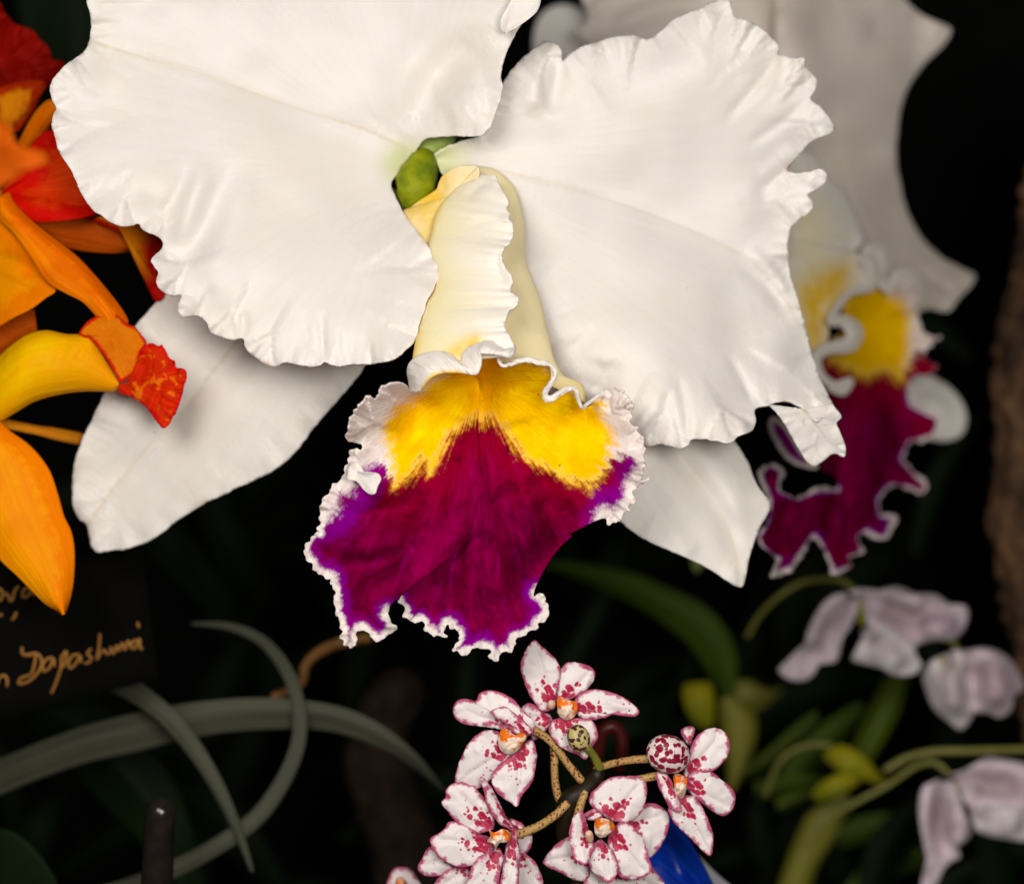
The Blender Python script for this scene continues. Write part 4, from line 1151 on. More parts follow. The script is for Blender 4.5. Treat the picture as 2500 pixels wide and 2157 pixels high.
build('sepal', loft(T('E3', [(-150, 60), (-220, 300), (-180, 600), (0, 868), (100, 962), (200, 1062), (270, 1128), (340, 1170), (368, 1192)], [200, 160, 150, 150]), T('E3', [(-40, 40), (60, 130), (150, 192), (222, 262), (290, 362), (332, 482), (372, 622), (410, 702), (429, 790), (431, 900), (421, 1020), (400, 1112), (371, 1190)], [210, 200, 180, 160, 150]),
                    n=110, m=40, d_bulge=-34, shape='soft', creases=[(T('E3', [(0, 200), (150, 600), (330, 1100)]), 30, 8)]), M_or, o1, 7)
build('sepal', tube(T('E3', [(-60, 70, 270), (60, 88, 285), (160, 108, 300), (300, 136, 330), (480, 172, 420), (560, 190, 520)]), [18, 21, 19, 20, 20, 18], n=50, m=14, flat=0.6), M_or_stalk, o1, label='narrow ochre sepal rolled into a rod')

o2 = thing('orange_orchid_flower', (20, 470, 480), 'red-orange orchid tucked behind the left white petal, its flared lip drooping', 'orchid flower', 'orange orchids')
build('petal', fan(T('E1', [(20, 1400)], 300)[0], T('E1', [(60, 1360), (120, 1325), (220, 1260), (230, 1075), (330, 960), (400, 960), (480, 1020), (620, 1150), (800, 1350), (860, 1480), (760, 1530), (690, 1556), (600, 1586), (420, 1608), (250, 1606), (120, 1512), (60, 1440)], [300, 310, 330, 300, 260, 280]), n=180, m=44, bulge=-30, wrinkle=[(60, 8, 2)], seed=91),
      M_rp, o2, 7)
build('petal', loft(T('E2', [(180, 60), (300, 110), (500, 60), (700, 80), (860, 180), (985, 318)], [380, 360, 350]), T('E2', [(200, 120), (300, 205), (420, 282), (550, 322), (700, 342), (850, 346), (985, 325)], [400, 380, 360]), n=80, m=30, d_bulge=-20, shape='soft'), M_br, o2, 7, label='shaded brown-orange petal underneath')  # shade under the lip put into this petal's browner colour
build('lip_tube', fan(T('E2', [(820, 60)], 300)[0], T('E2', [(560, 95), (640, 40), (760, 0), (950, 60), (1050, 110), (1140, 200), (1195, 270), (1196, 312), (1150, 380), (1140, 480), (1160, 580), (1200, 650), (1162, 702), (1126, 690), (1116, 580), (1080, 440), (1010, 340), (900, 222), (760, 152), (650, 110)], [330, 320, 290, 280, 290, 310, 330]), n=190, m=40, lobe=0.4,
                      bulge=-20, wrinkle=[(26, 6, 2)], jag=1.2, seed=93), orange('lip_amber_red', srgb(240, 150, 10), srgb(226, 120, 8), grad=srgb(190, 14, 4), g0=0.5, g1=0.85), o2, 4)
build('column', tube(T('E1', [(170, 1080, 420), (240, 980, 380), (320, 860, 350), (430, 740, 340)]), [20, 26, 28, 24], n=40, m=16), M_or2, o2)

o3 = thing('orange_orchid_flower', (-40, 200, 700), 'dim orchid at the upper left edge with dark red ruffled lip and amber petal', 'orchid flower', 'orange orchids')
build('lip_blade', fan(T('E1', [(-60, 560)], 640)[0], T('E1', [(-100, -60), (0, 20), (30, 90), (70, 132), (102, 172), (180, 200), (250, 232), (290, 290), (342, 332), (370, 390), (378, 440), (430, 438), (470, 470), (420, 560), (330, 640), (100, 640), (-60, 640)], [640, 600, 580, 600, 640]), n=200, m=44, lobe=0.5, bulge=-40, ruffle=[(44, 12, 3)], wrinkle=[(40, 16, 2)], seed=95),
      M_dr, o3, 5)
build('petal', fan(T('E1', [(60, 960)], 520)[0], T('E1', [(-60, 900), (-60, 660), (0, 640), (130, 600), (240, 588), (335, 602), (292, 700), (202, 870), (132, 952)], [540, 500, 480, 520]), n=110, m=30, bulge=-30, wrinkle=[(40, 8, 2)], seed=97), M_yr, o3, 6)
o4 = thing('orange_orchid_flower', (-120, 380, -1000), 'blurred orange orchid lip poking in from the left edge', 'orchid flower', 'orange orchids')
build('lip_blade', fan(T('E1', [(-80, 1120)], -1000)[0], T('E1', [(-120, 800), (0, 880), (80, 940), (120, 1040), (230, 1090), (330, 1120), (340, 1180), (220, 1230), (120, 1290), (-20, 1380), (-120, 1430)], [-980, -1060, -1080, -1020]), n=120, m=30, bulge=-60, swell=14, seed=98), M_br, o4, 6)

for flower, pts in ((o1, [(-60, 900, 260), (-200, 930, 360), (-420, 1100, 520), (-520, 1500, 640)]), (o2, [(20, 470, 420), (-140, 520, 520), (-380, 800, 600), (-500, 1300, 660)]),
                    (o3, [(-20, 200, 660), (-200, 260, 700), (-400, 600, 700), (-480, 1200, 690)]), (o4, [(-30, 380, -960), (-200, 420, -700), (-420, 700, -200), (-540, 1300, 300)])):
    build('stalk', tube(pts, [17, 15, 14, 14], n=50, m=12), M_or_stalk, flower)

# ------------------------------------------------------------------ spray of small spotted orchids
spray = thing('spotted_orchid_spray', (1430, 2260, 120), 'spray of small white orchids blotched crimson, on speckled tan stalks at the bottom', 'orchid spray')


def small_petal(ctr, pts, d0, d1, bulge=-14, seed=0, crease=None):
    """ctr: where the petal joins; pts: its margin; d0 depth at the join, d1 at the tip."""
    q = T('E4', pts)
    c = T('E4', [ctr])[0]
    far = max(math.hypot(p[0] - c[0], p[1] - c[1]) for p in q)
    q = [(p[0], p[1], d0 + (d1 - d0) * (math.hypot(p[0] - c[0], p[1] - c[1]) / far) ** 1.3) for p in q]
    f = fan((c[0], c[1], d0), q, n=150, m=40, bulge=bulge, lobe=0.25, wrinkle=[(36, 5, 4)], jag=0.9, seed=seed, closed=True)
    mid = max(q, key=lambda p: math.hypot(p[0] - c[0], p[1] - c[1]))
    add_creases(f.G, [([(c[0], c[1]), ((c[0] + mid[0]) / 2, (c[1] + mid[1]) / 2), (mid[0], mid[1])], 7, 5)])
    f.attrs['edge'] = seg_dist(f.G[..., :2], spline(q, 160, True)[:, :2])
    return f


def small_flower(label, ctr, petals, lip_at, lip_edge, lipd, seed, column=None):
    lip = (lip_at, lip_edge)
    c = T('E4', [ctr])[0]
    lp_ = fan((*T('E4', [lip[0]])[0][:2], lipd - 18), T('E4', lip[1], lipd), n=60, m=16, closed=True, bulge=-16, wrinkle=[(14, 6, 1)], seed=seed)
    lp2 = tube([(c[0], c[1], lipd + 30), (c[0] + 2, c[1] + 4, lipd), (*T('E4', [lip[0]])[0][:2], lipd - 12)], [12, 12, 9], n=20, m=12)
    f = build('flower', [lp_, lp2], M_anther, spray, 0, label=label)
    for i, (pt, d0, d1) in enumerate(petals):
        base = pt[0]
        build('petal', small_petal(base, pt[1:], d0, d1, seed=seed + i), M_spot, f, 4)
    if column:
        build('column', tube(T('E4', column, (lipd - 10, lipd - 30)), [9, 10, 9], n=18, m=12), M_lipw, f)
    return f


small_flower('topmost flower of the spray', (970, 440), [
    ([(925, 435), (870, 450), (800, 370), (750, 250), (738, 190), (762, 120), (815, 50), (860, 86), (912, 132), (950, 182), (962, 232), (945, 310), (935, 400)], 15, 5),
    ([(985, 390), (936, 390), (935, 300), (960, 232), (1000, 180), (1050, 175), (1145, 210), (1156, 250), (1122, 310), (1062, 360), (1010, 374)], 25, 20),
    ([(1030, 440), (1040, 400), (1080, 350), (1150, 328), (1250, 345), (1310, 370), (1370, 410), (1408, 455), (1390, 476), (1340, 472), (1280, 464), (1200, 486), (1130, 495), (1070, 475)], 10, -20),
    ([(915, 490), (900, 470), (840, 440), (790, 405), (740, 435), (722, 480), (780, 560), (812, 610), (860, 575), (910, 520)], 25, 50),
    ([(960, 490), (925, 500), (900, 550), (920, 600), (980, 660), (1060, 694), (1106, 718), (1140, 650), (1172, 600), (1165, 540), (1130, 500), (1050, 496)], 10, -10)],
    (1000, 430), [(945, 380), (960, 366), (1000, 385), (1052, 400), (1058, 440), (1040, 480), (1000, 500), (960, 480), (945, 430)], -10, 101, [(910, 430), (912, 412), (918, 398)])
small_flower('upper left flower of the spray, seen from the side', (740, 590), [
    ([(790, 570), (812, 560), (802, 490), (745, 440), (692, 380), (622, 345), (560, 334), (510, 350), (486, 392), (440, 380), (390, 390), (361, 430), (370, 480), (402, 510), (460, 522), (540, 522), (602, 518), (680, 570), (760, 590)], 0, 20),
    ([(780, 585), (570, 452), (600, 436), (650, 425), (722, 480), (806, 560), (770, 590), (700, 560), (640, 510)], -20, -40),
    ([(700, 640), (622, 572), (560, 555), (500, 580), (440, 640), (402, 720), (380, 780), (374, 850), (410, 860), (470, 886), (540, 860), (600, 790), (650, 740), (700, 680)], -10, 10),
    ([(745, 650), (800, 610), (826, 680), (820, 770), (800, 850), (742, 930), (716, 987), (680, 960), (620, 920), (578, 850), (590, 790), (650, 740), (720, 680)], -20, -40)],
    (690, 620), [(625, 560), (650, 545), (700, 580), (760, 600), (740, 650), (690, 690), (640, 680), (615, 640)], -45, 121)
small_flower('lower left flower of the spray', (650, 1150), [
    ([(700, 1100), (680, 1060), (740, 1080), (772, 1120), (802, 1150), (790, 1220), (740, 1262), (700, 1200)], 40, 50),
    ([(700, 1200), (730, 1262), (800, 1280), (842, 1340), (862, 1460), (720, 1460), (680, 1340)], 40, 50),
    ([(420, 1230), (240, 1210), (190, 1270), (164, 1330), (200, 1370), (280, 1370), (370, 1330)], 40, 50),
    ([(520, 1280), (360, 1330), (290, 1370), (250, 1460), (460, 1470), (480, 1330)], 40, 45),
    ([(585, 1110), (590, 1070), (540, 950), (480, 880), (420, 850), (350, 858), (320, 890), (320, 930), (293, 960), (330, 1010), (370, 1060), (430, 1120), (500, 1140)], 0, -10),
    ([(600, 1190), (560, 1160), (500, 1140), (400, 1080), (340, 1070), (310, 1110), (270, 1140), (230, 1165), (240, 1210), (270, 1260), (330, 1300), (390, 1322), (460, 1310), (560, 1260)], -5, -15),
    ([(620, 1220), (590, 1240), (520, 1260), (470, 1310), (450, 1370), (440, 1460), (600, 1470), (620, 1360), (645, 1270)], -10, -20),
    ([(695, 1120), (712, 1110), (722, 1180), (736, 1260), (726, 1340), (716, 1450), (630, 1450), (638, 1360), (650, 1270), (670, 1180)], -20, -50),
    ([(690, 1110), (518, 820), (570, 870), (602, 950), (642, 1030), (692, 1080), (698, 1120), (640, 1092), (580, 1030), (550, 960), (530, 890)], -20, -40)],
    (610, 1165), [(560, 1115), (590, 1130), (640, 1110), (680, 1130), (680, 1170), (620, 1190), (595, 1235), (588, 1195), (550, 1180), (570, 1150)], -50, 141)
small_flower('lower middle flower of the spray', (1200, 1120), [
    ([(1300, 1110), (1340, 1060), (1420, 1000), (1460, 965), (1520, 980), (1565, 1020), (1572, 1090), (1546, 1170), (1500, 1240), (1460, 1272), (1400, 1180)], 50, 60),
    ([(1130, 1250), (1020, 1160), (940, 1200), (868, 1290), (890, 1322), (960, 1352), (1040, 1392), (1110, 1400), (1120, 1310)], 40, 60),
    ([(1280, 1300), (1090, 1330), (1100, 1400), (1080, 1480), (1560, 1480), (1480, 1330), (1380, 1300)], 50, 60),
    ([(1100, 1050), (1090, 1040), (1150, 1000), (1232, 988), (1210, 1030), (1150, 1062)], 0, 10),
    ([(1250, 1060), (1240, 1040), (1160, 1000), (1128, 960), (1140, 910), (1190, 860), (1250, 820), (1330, 813), (1430, 825), (1449, 880), (1440, 960), (1420, 1010), (1370, 1060), (1320, 1076)], 0, 10),
    ([(1240, 1120), (1290, 1080), (1350, 1085), (1400, 1130), (1440, 1190), (1456, 1260), (1476, 1340), (1450, 1370), (1380, 1392), (1300, 1380), (1270, 1300), (1230, 1220), (1236, 1160)], -10, -20),
    ([(1190, 1170), (1230, 1210), (1280, 1290), (1282, 1360), (1240, 1416), (1180, 1380), (1120, 1310), (1130, 1230), (1160, 1190)], -20, -40),
    ([(1120, 1120), (1082, 1010), (1040, 1040), (1013, 1120), (1020, 1200), (1040, 1270), (1100, 1312), (1130, 1270), (1150, 1200), (1110, 1150), (1095, 1080)], -20, -60)],
    (1210, 1100), [(1160, 1060), (1200, 1048), (1255, 1070), (1268, 1110), (1230, 1140), (1190, 1160), (1158, 1135)], -50, 161, [(1130, 1180), (1125, 1150), (1120, 1125)])
small_flower('right flower of the spray, beside the spotted bud', (1630, 870), [
    ([(1690, 640), (1650, 590), (1645, 555), (1690, 536), (1716, 550), (1700, 600), (1690, 640)], 40, 50),
    ([(1650, 830), (1680, 760), (1700, 650), (1740, 580), (1810, 545), (1880, 563), (1913, 620), (1906, 690), (1870, 740), (1820, 780), (1750, 790), (1690, 800)], 0, 0),
    ([(1650, 850), (1690, 800), (1800, 788), (1860, 830), (1930, 890), (1946, 940), (1930, 1000), (1880, 1036), (1820, 1010), (1760, 960), (1690, 900)], -5, 0),
    ([(1640, 930), (1700, 925), (1760, 990), (1800, 1080), (1822, 1170), (1806, 1260), (1760, 1230), (1680, 1150), (1610, 1080), (1572, 1010), (1595, 960)], -10, -10),
    ([(1570, 850), (1508, 790), (1560, 800), (1602, 880), (1632, 960), (1642, 1012), (1590, 1000), (1540, 920), (1508, 850)], -20, -40)],
    (1635, 870), [(1600, 800), (1640, 805), (1672, 830), (1668, 900), (1645, 940), (1610, 920), (1602, 860)], -30, 181)
small_flower('paler flower at the lower left edge of the spray', (60, 1400), [
    ([(60, 1430), (-10, 1440), (5, 1370), (40, 1330), (100, 1330), (150, 1375), (180, 1460), (60, 1500)], 380, 370),
    ([(60, 1430), (180, 1460), (260, 1440), (280, 1520), (100, 1560)], 380, 380)],
    (60, 1440), [(30, 1430), (60, 1400), (90, 1430), (60, 1470)], 350, 197)


def ellipsoid(c, r, n=60, m=90, d=0, tilt=0.0):
    p = []
    u0, v0 = T('E4', [c])[0][:2]
    for i in range(n):
        th = math.pi * i / (n - 1)
        row = []
        for j in range(m):
            ph = 2 * math.pi * j / m
            x, y, z = r[0] * math.sin(th) * math.cos(ph), r[2] * math.sin(th) * math.sin(ph), r[1] * math.cos(th)
            k = 1 + 0.20 * (abs(math.cos(1.5 * ph + 0.9)) ** 0.35 - 0.8) * math.sin(th)
            row.append((u0 + k * (x * math.cos(tilt) - z * math.sin(tilt)), v0 - k * (x * math.sin(tilt) + z * math.cos(tilt)), d + k * y))
        p.append(row)
    G = np.array(p)
    return Patch(G, {}, wrap=True)


build('bud', ellipsoid((1568, 690), (46, 54, 46), d=-40, tilt=1.2), M_bud, spray)
build('bud', ellipsoid((1066, 602), (27, 35, 29), d=-60, tilt=0.3), M_bud2, spray, label='small olive and maroon bud')
for path, r, dd in (([(790, 545), (850, 575), (910, 622), (965, 690), (1010, 752), (1090, 850)], [12, 10, 9, 9, 10, 11], [10, 45]), ([(680, 1150), (760, 1128), (850, 1090), (930, 1036), (1000, 968), (1060, 905)], [12, 11, 10, 10, 11, 11], [-10, 60]),
                    ([(1050, 1090), (1062, 1030), (1078, 970), (1100, 912), (1128, 850)], [12, 11, 10, 10, 11], [10, 50]), ([(1150, 780), (1210, 756), (1290, 736), (1380, 722), (1500, 712)], [10, 9, 9, 10, 12], [50, -10]),
                    ([(1100, 890), (1230, 856), (1360, 838), (1540, 806)], [8, 8, 9, 11], [55, 10]), ([(925, 600), (930, 700), (930, 800), (940, 890), (975, 990)], [11, 10, 9, 10, 10], [60, 75])):
    build('stalk', tube(T('E4', path, dd), r, n=60, m=14, rough=0.07, seed=len(path)), M_ped, spray)
build('stalk', tube(T('E4', [(1110, 650, -30), (1150, 700, 0), (1190, 780, 30)]), [10, 10, 11], n=24, m=12), M_bulb, spray)
build('stem', tube(T('E4', [(1190, 770, 35), (1150, 840, 50), (1090, 900, 60), (1010, 960, 70), (1000, 1100, 95), (1050, 1300, 110), (1100, 1620, 120), (1120, 2300, 140)]), [16, 30, 32, 26, 18, 19, 20, 20], n=80, m=16, rough=0.1), M_stemd, spray)

# ------------------------------------------------------------------ lilac orchid plant, lower right
lil = thing('lilac_orchid_plant', (2000, 2400, 2100), 'blurred orchid plant with pale lilac nodding flowers and green leaves, lower right', 'orchid plant')


def T(crop, pts, d=None):
    """The same, for the lilac plant: its own zero lies 300 units behind."""
    return [(u, v, w + 300) for u, v, w in T0(crop, pts, d)]


def lilac(label, parts, throat):
    f = build('flower', [tube(T('E6', throat, 1330), [10, 16, 14], n=24, m=14)], M_ygreen, lil, 0, label=label)
    for nm, base, pts, dd, mt, bl in parts:
        build(nm, fan(T('E6', [base], dd[0])[0], T('E6', pts, dd[1]), n=140, m=36, bulge=bl * 2.8, wrinkle=[(60, 16, 3)], lobe=0.5, lobe_pow=4, swell=16, seed=len(pts), creases=FOLDS), mt, f, 6)
    return f


FOLDS = [(T('E6', ln), wd, dp) for ln, wd, dp in (
    ([(1000, 250), (1150, 300), (1300, 340), (1450, 330)], 40, 60), ([(1100, 210), (1250, 250), (1370, 310)], 30, -50), ([(930, 260), (860, 380), (770, 520), (640, 640)], 34, 70), ([(800, 300), (740, 420), (720, 560)], 26, -50),
    ([(1060, 420), (1160, 540), (1240, 640)], 34, -60), ([(1300, 380), (1420, 400), (1540, 380)], 30, -60), ([(1500, 540), (1500, 700), (1540, 900)], 34, -70), ([(1590, 560), (1600, 720), (1610, 860)], 22, 70), ([(1700, 540), (1740, 700), (1740, 860)], 40, -60),
    ([(1450, 1240), (1420, 1450), (1420, 1700)], 34, 70), ([(1380, 1260), (1350, 1450), (1370, 1700)], 24, -50), ([(1540, 1420), (1560, 1500), (1500, 1600)], 26, -50), ([(1520, 1210), (1700, 1250), (1900, 1260)], 44, 70), ([(1620, 1400), (1760, 1450), (1900, 1470)], 34, -60))]
lilac('open lilac flower at the top of the plant', [
    ('petal', (940, 250), [(985, 240), (975, 320), (940, 400), (905, 445), (868, 480), (880, 540), (860, 585), (800, 595), (755, 610), (740, 655), (690, 686), (610, 680), (553, 630), (610, 628), (672, 590), (706, 530), (706, 450), (742, 360), (800, 270), (862, 228), (920, 215)], (1340, [1330, 1290, 1280, 1300]), M_lilac, -40),
    ('petal', (1000, 240), [(920, 208), (1000, 194), (1100, 200), (1200, 184), (1300, 220), (1400, 225), (1470, 270), (1530, 312), (1562, 282), (1582, 330), (1552, 420), (1500, 466), (1400, 464), (1310, 492), (1270, 520), (1150, 460), (1050, 400), (1035, 270)], (1360, [1360, 1330, 1300, 1290]), M_lilac, -50),
    ('lip', (1040, 400), [(1000, 430), (1080, 380), (1200, 450), (1290, 520), (1302, 560), (1326, 600), (1290, 650), (1180, 656), (1120, 620), (1050, 600), (955, 572), (1012, 520)], (1350, 1270), M_lilacw, -30)],
    [(985, 250), (1010, 320), (1005, 390)])
lilac('lilac flower turned away at the right edge', [
    ('petal', (1480, 540), [(1500, 525), (1580, 540), (1600, 700), (1612, 850), (1545, 952), (1480, 910), (1400, 842), (1356, 740), (1335, 640), (1400, 570)], (1400, [1400, 1360, 1380]), M_lilacw, -50),
    ('petal', (1540, 540), [(1560, 530), (1680, 514), (1790, 560), (1850, 640), (1882, 730), (1832, 770), (1812, 850), (1750, 886), (1690, 862), (1620, 852), (1590, 700)], (1410, [1390, 1350, 1370]), M_lilac, -50)],
    [(1440, 560), (1430, 620), (1400, 680)])
lilac('lilac flower cut by the lower right corner', [
    ('petal', (1450, 1240), [(1490, 1228), (1540, 1330), (1562, 1420), (1602, 1500), (1560, 1560), (1490, 1602), (1536, 1640), (1480, 1670), (1440, 1720), (1400, 1800), (1336, 1850), (1330, 1788), (1360, 1700), (1340, 1560), (1320, 1440), (1320, 1330), (1342, 1262), (1420, 1222)], (1340, [1330, 1280, 1290]), M_lilac, -40),
    ('petal', (1510, 1210), [(1480, 1200), (1580, 1168), (1680, 1110), (1780, 1118), (1900, 1140), (2000, 1180), (2000, 1420), (1900, 1410), (1800, 1384), (1700, 1372), (1600, 1385), (1540, 1280)], (1360, [1350, 1300, 1320]), M_lilac, -50),
    ('lip', (1590, 1380), [(1600, 1378), (1750, 1370), (1900, 1400), (1980, 1450), (1950, 1545), (1760, 1536), (1640, 1502), (1605, 1450)], (1350, 1270), M_lilacw, -30)],
    [(1505, 1230), (1545, 1290), (1580, 1340)])
for path, r, dd in (([(380, 460), (450, 340), (560, 230), (680, 160), (800, 140), (900, 150), (970, 200)], 9, [1500, 1340]), ([(1120, 1180), (1250, 1105), (1400, 1072), (1600, 1068), (1900, 1060), (2060, 1060)], 11, [1420, 1380]),
                    ([(700, 1600), (800, 1460), (950, 1360), (1150, 1250), (1300, 1150), (1400, 1132), (1490, 1205)], 9, [1460, 1340]), ([(480, 1320), (560, 1130), (680, 1045), (850, 1035)], 8, [1500, 1450]),
                    ([(1300, 480), (1400, 462), (1480, 470), (1530, 530)], 10, [1450, 1400])):
    build('stem', tube(T('E6', path, dd), r, n=60, m=12), M_stem, lil)
for pts in ([(800, 1090), (850, 1050), (910, 1040), (1000, 1090), (1060, 1150), (1135, 1245), (1050, 1232), (930, 1190), (840, 1140)], [(735, 1290), (850, 1208), (1000, 1168), (990, 1235), (860, 1312), (765, 1335)], [(45, 720), (120, 700), (185, 705), (202, 800), (192, 945), (110, 922), (50, 822)]):
    c = np.mean(pts, 0)
    build('bract', fan(T('E6', [tuple(c)], 1640)[0], T('E6', pts, 1690), n=70, m=16, closed=True, bulge=-20), M_ygreen, lil, 6)
for a, b in (([(215, 790), (235, 950), (265, 1100), (275, 1280)], [(335, 770), (432, 880), (436, 1000), (390, 1130), (325, 1280)]), ([(540, 1830), (630, 1570), (720, 1400), (900, 1290)], [(720, 1830), (770, 1690), (850, 1560), (960, 1330)])):
    build('pseudobulb', loft(T('E6', a, 2000), T('E6', b, 2000), n=50, m=24, d_bulge=-60, shape='round'), M_bulb, lil)
for a, b, mt, dd in (([(-760, 40), (-480, 60), (-200, 120), (0, 208), (130, 270), (232, 360), (302, 470), (328, 600), (322, 780)], [(-765, 55), (-500, 150), (-180, 300), (0, 430), (80, 500), (150, 600), (210, 700), (255, 810)], M_leafm, 1500),
                     ([(1262, 640), (1222, 820), (1152, 960), (1060, 1112), (1000, 1200)], [(1130, 660), (1080, 780), (1020, 900), (960, 1040), (920, 1180)], M_leaf, 1560),
                     ([(330, 1180), (500, 1060), (650, 930), (760, 850)], [(330, 1240), (500, 1140), (640, 1030), (770, 900)], M_leaf, 1520), ([(540, 1330), (620, 1300), (720, 1270)], [(560, 1400), (640, 1360), (740, 1330)], M_leaf, 1480),
                     ([(980, 1788), (1040, 1560), (1200, 1380), (1330, 1330)], [(1150, 1830), (1240, 1640), (1320, 1500), (1400, 1400)], M_leafd, 1620), ([(1250, 1850), (1500, 1700), (1800, 1560), (2000, 1520)], [(1350, 1950), (1600, 1800), (1900, 1700), (2000, 1690)], M_leafd, 1700),
                     ([(500, 700), (700, 620), (900, 600), (1100, 640)], [(480, 900), (700, 800), (900, 760), (1080, 760)], M_leafd, 1800), ([(-100, 900), (0, 700), (60, 560), (110, 470)], [(0, 900), (70, 800), (110, 640), (120, 480)], M_leafd, 1620),
                     ([(300, 700), (400, 690), (500, 740), (580, 730)], [(380, 880), (440, 850), (500, 820), (575, 745)], M_bulb, 1560), ([(250, 1000), (420, 800), (640, 700), (860, 690)], [(300, 1120), (480, 960), (680, 860), (880, 790)], M_leafd, 1700), ([(560, 1180), (700, 1000), (860, 880), (1000, 800)], [(640, 1260), (800, 1100), (930, 960), (1030, 850)], M_leafm, 1700),
                     ([(860, 1480), (1000, 1420), (1180, 1400), (1300, 1440)], [(880, 1600), (1020, 1560), (1180, 1540), (1300, 1520)], M_leafm, 1650), ([(420, 1240), (560, 1200), (700, 1190), (820, 1220)], [(440, 1330), (580, 1300), (720, 1290), (840, 1290)], M_leafm, 1650),
                     ([(900, 1830), (1000, 1700), (1150, 1600), (1320, 1580)], [(1050, 1860), (1150, 1780), (1260, 1720), (1380, 1700)], M_leafm, 1750), ([(1800, 1000), (1700, 880), (1650, 760), (1600, 650)], [(2000, 960), (1900, 850), (1800, 700), (1650, 640)], M_leafd, 1900)):
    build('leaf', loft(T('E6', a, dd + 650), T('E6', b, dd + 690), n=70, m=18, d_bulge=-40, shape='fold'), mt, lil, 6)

T = T0

# ------------------------------------------------------------------ other things around
trunk = thing('tree_trunk', (2560, 1750, 1900), 'rough brown tree trunk, out of focus at the right edge', 'tree trunk')
tr = tube([(2680, 200, 1850), (2640, 420, 1850), (2590, 700, 1850), (2560, 1000, 1850), (2560, 1300, 1850), (2600, 1600, 1850), (2660, 1900, 1850)], [150, 160, 165, 170, 165, 160, 160], n=150, m=70, rough=0.16, seed=5, cap=False)
tr.G[..., 0] += 12 * vn(tr.G[..., 1] / 26, tr.attrs['kp'] * 5, 8)
build('bark', tr, M_bark, trunk)

tagp = thing('plant_label', (30, 1800, 640), 'black plant label with gold handwriting, lower left', 'plant label')
tq = lambda u, v: 600 + 0.05 * (u - 100)
corners = [(-360, 1440), (345, 1318), (386, 1654), (-360, 1850)]
for dz, nm in ((0, 'card'),):
    a = [(corners[0][0] + (corners[1][0] - corners[0][0]) * i / 10, corners[0][1] + (corners[1][1] - corners[0][1]) * i / 10) for i in range(11)]
    b = [(corners[3][0] + (corners[2][0] - corners[3][0]) * i / 10, corners[3][1] + (corners[2][1] - corners[3][1]) * i / 10) for i in range(11)]
    build(nm, loft([(u, v, tq(u, v)) for u, v in a], [(u, v, tq(u, v)) for u, v in b], n=11, m=8, shape='flat'), M_tag, tagp, 10)
build('label_stake', tube([(-40, 1600, 640), (-40, 1900, 645), (-30, 2700, 650)], 14, n=20, m=10), M_stake, tagp)
strokes = {
    'o': [[(-20, 1040), (5, 1045), (16, 1070), (8, 1100), (-15, 1115)]], 'v': [[(30, 1062), (48, 1085), (62, 1112), (74, 1100), (86, 1052), (110, 1024)]],
    'a': [[(190, 1045), (155, 1038), (132, 1062), (136, 1090), (165, 1078), (190, 1048), (200, 1080)]], 'dash': [[(-10, 1198), (16, 1190)]], 'comma': [[(96, 1174), (86, 1200), (68, 1224)]],
    'n': [[(-20, 1612), (-8, 1565), (12, 1546), (32, 1550), (42, 1575), (40, 1612)]], 'quote': [[(130, 1378), (128, 1408), (142, 1432)], [(142, 1432), (160, 1424), (176, 1420)]],
    'D': [[(206, 1412), (204, 1460), (190, 1520), (178, 1542)], [(160, 1432), (205, 1416), (238, 1442), (240, 1490), (210, 1540), (160, 1582), (108, 1592), (120, 1562), (178, 1542)]],
    'a ': [[(312, 1440), (272, 1450), (248, 1486), (254, 1520), (286, 1502), (312, 1450), (316, 1496)]], 'p': [[(380, 1406), (358, 1440), (356, 1490), (332, 1570), (298, 1652)], [(358, 1440), (384, 1404), (386, 1440), (372, 1486), (350, 1502)]],
    'a  ': [[(462, 1420), (420, 1432), (398, 1480), (410, 1502), (442, 1474), (466, 1430), (470, 1474)]], 's': [[(534, 1386), (508, 1418), (530, 1440), (522, 1466), (488, 1476)]],
    'h': [[(582, 1298), (576, 1380), (562, 1452), (588, 1412), (608, 1398), (622, 1420), (650, 1402)]], 'i': [[(640, 1376), (652, 1402), (664, 1424)]], 'm': [[(662, 1420), (680, 1370), (690, 1402), (712, 1358), (726, 1396), (746, 1344), (762, 1384)]],
    'a   ': [[(802, 1338), (772, 1350), (764, 1384), (790, 1382), (812, 1332), (816, 1380), (832, 1396)]], 'quote ': [[(800, 1234), (808, 1270)]],
}
for nm, ss in strokes.items():
    ps = []
    for st in ss:
        q = T('E3', st)
        ps.append(tube([(u, v, tq(u, v) - 7) for u, v, _ in q], 4.0, n=8 * len(q), m=8, flat=0.5))
    build('lettering', ps, M_gold, tagp)

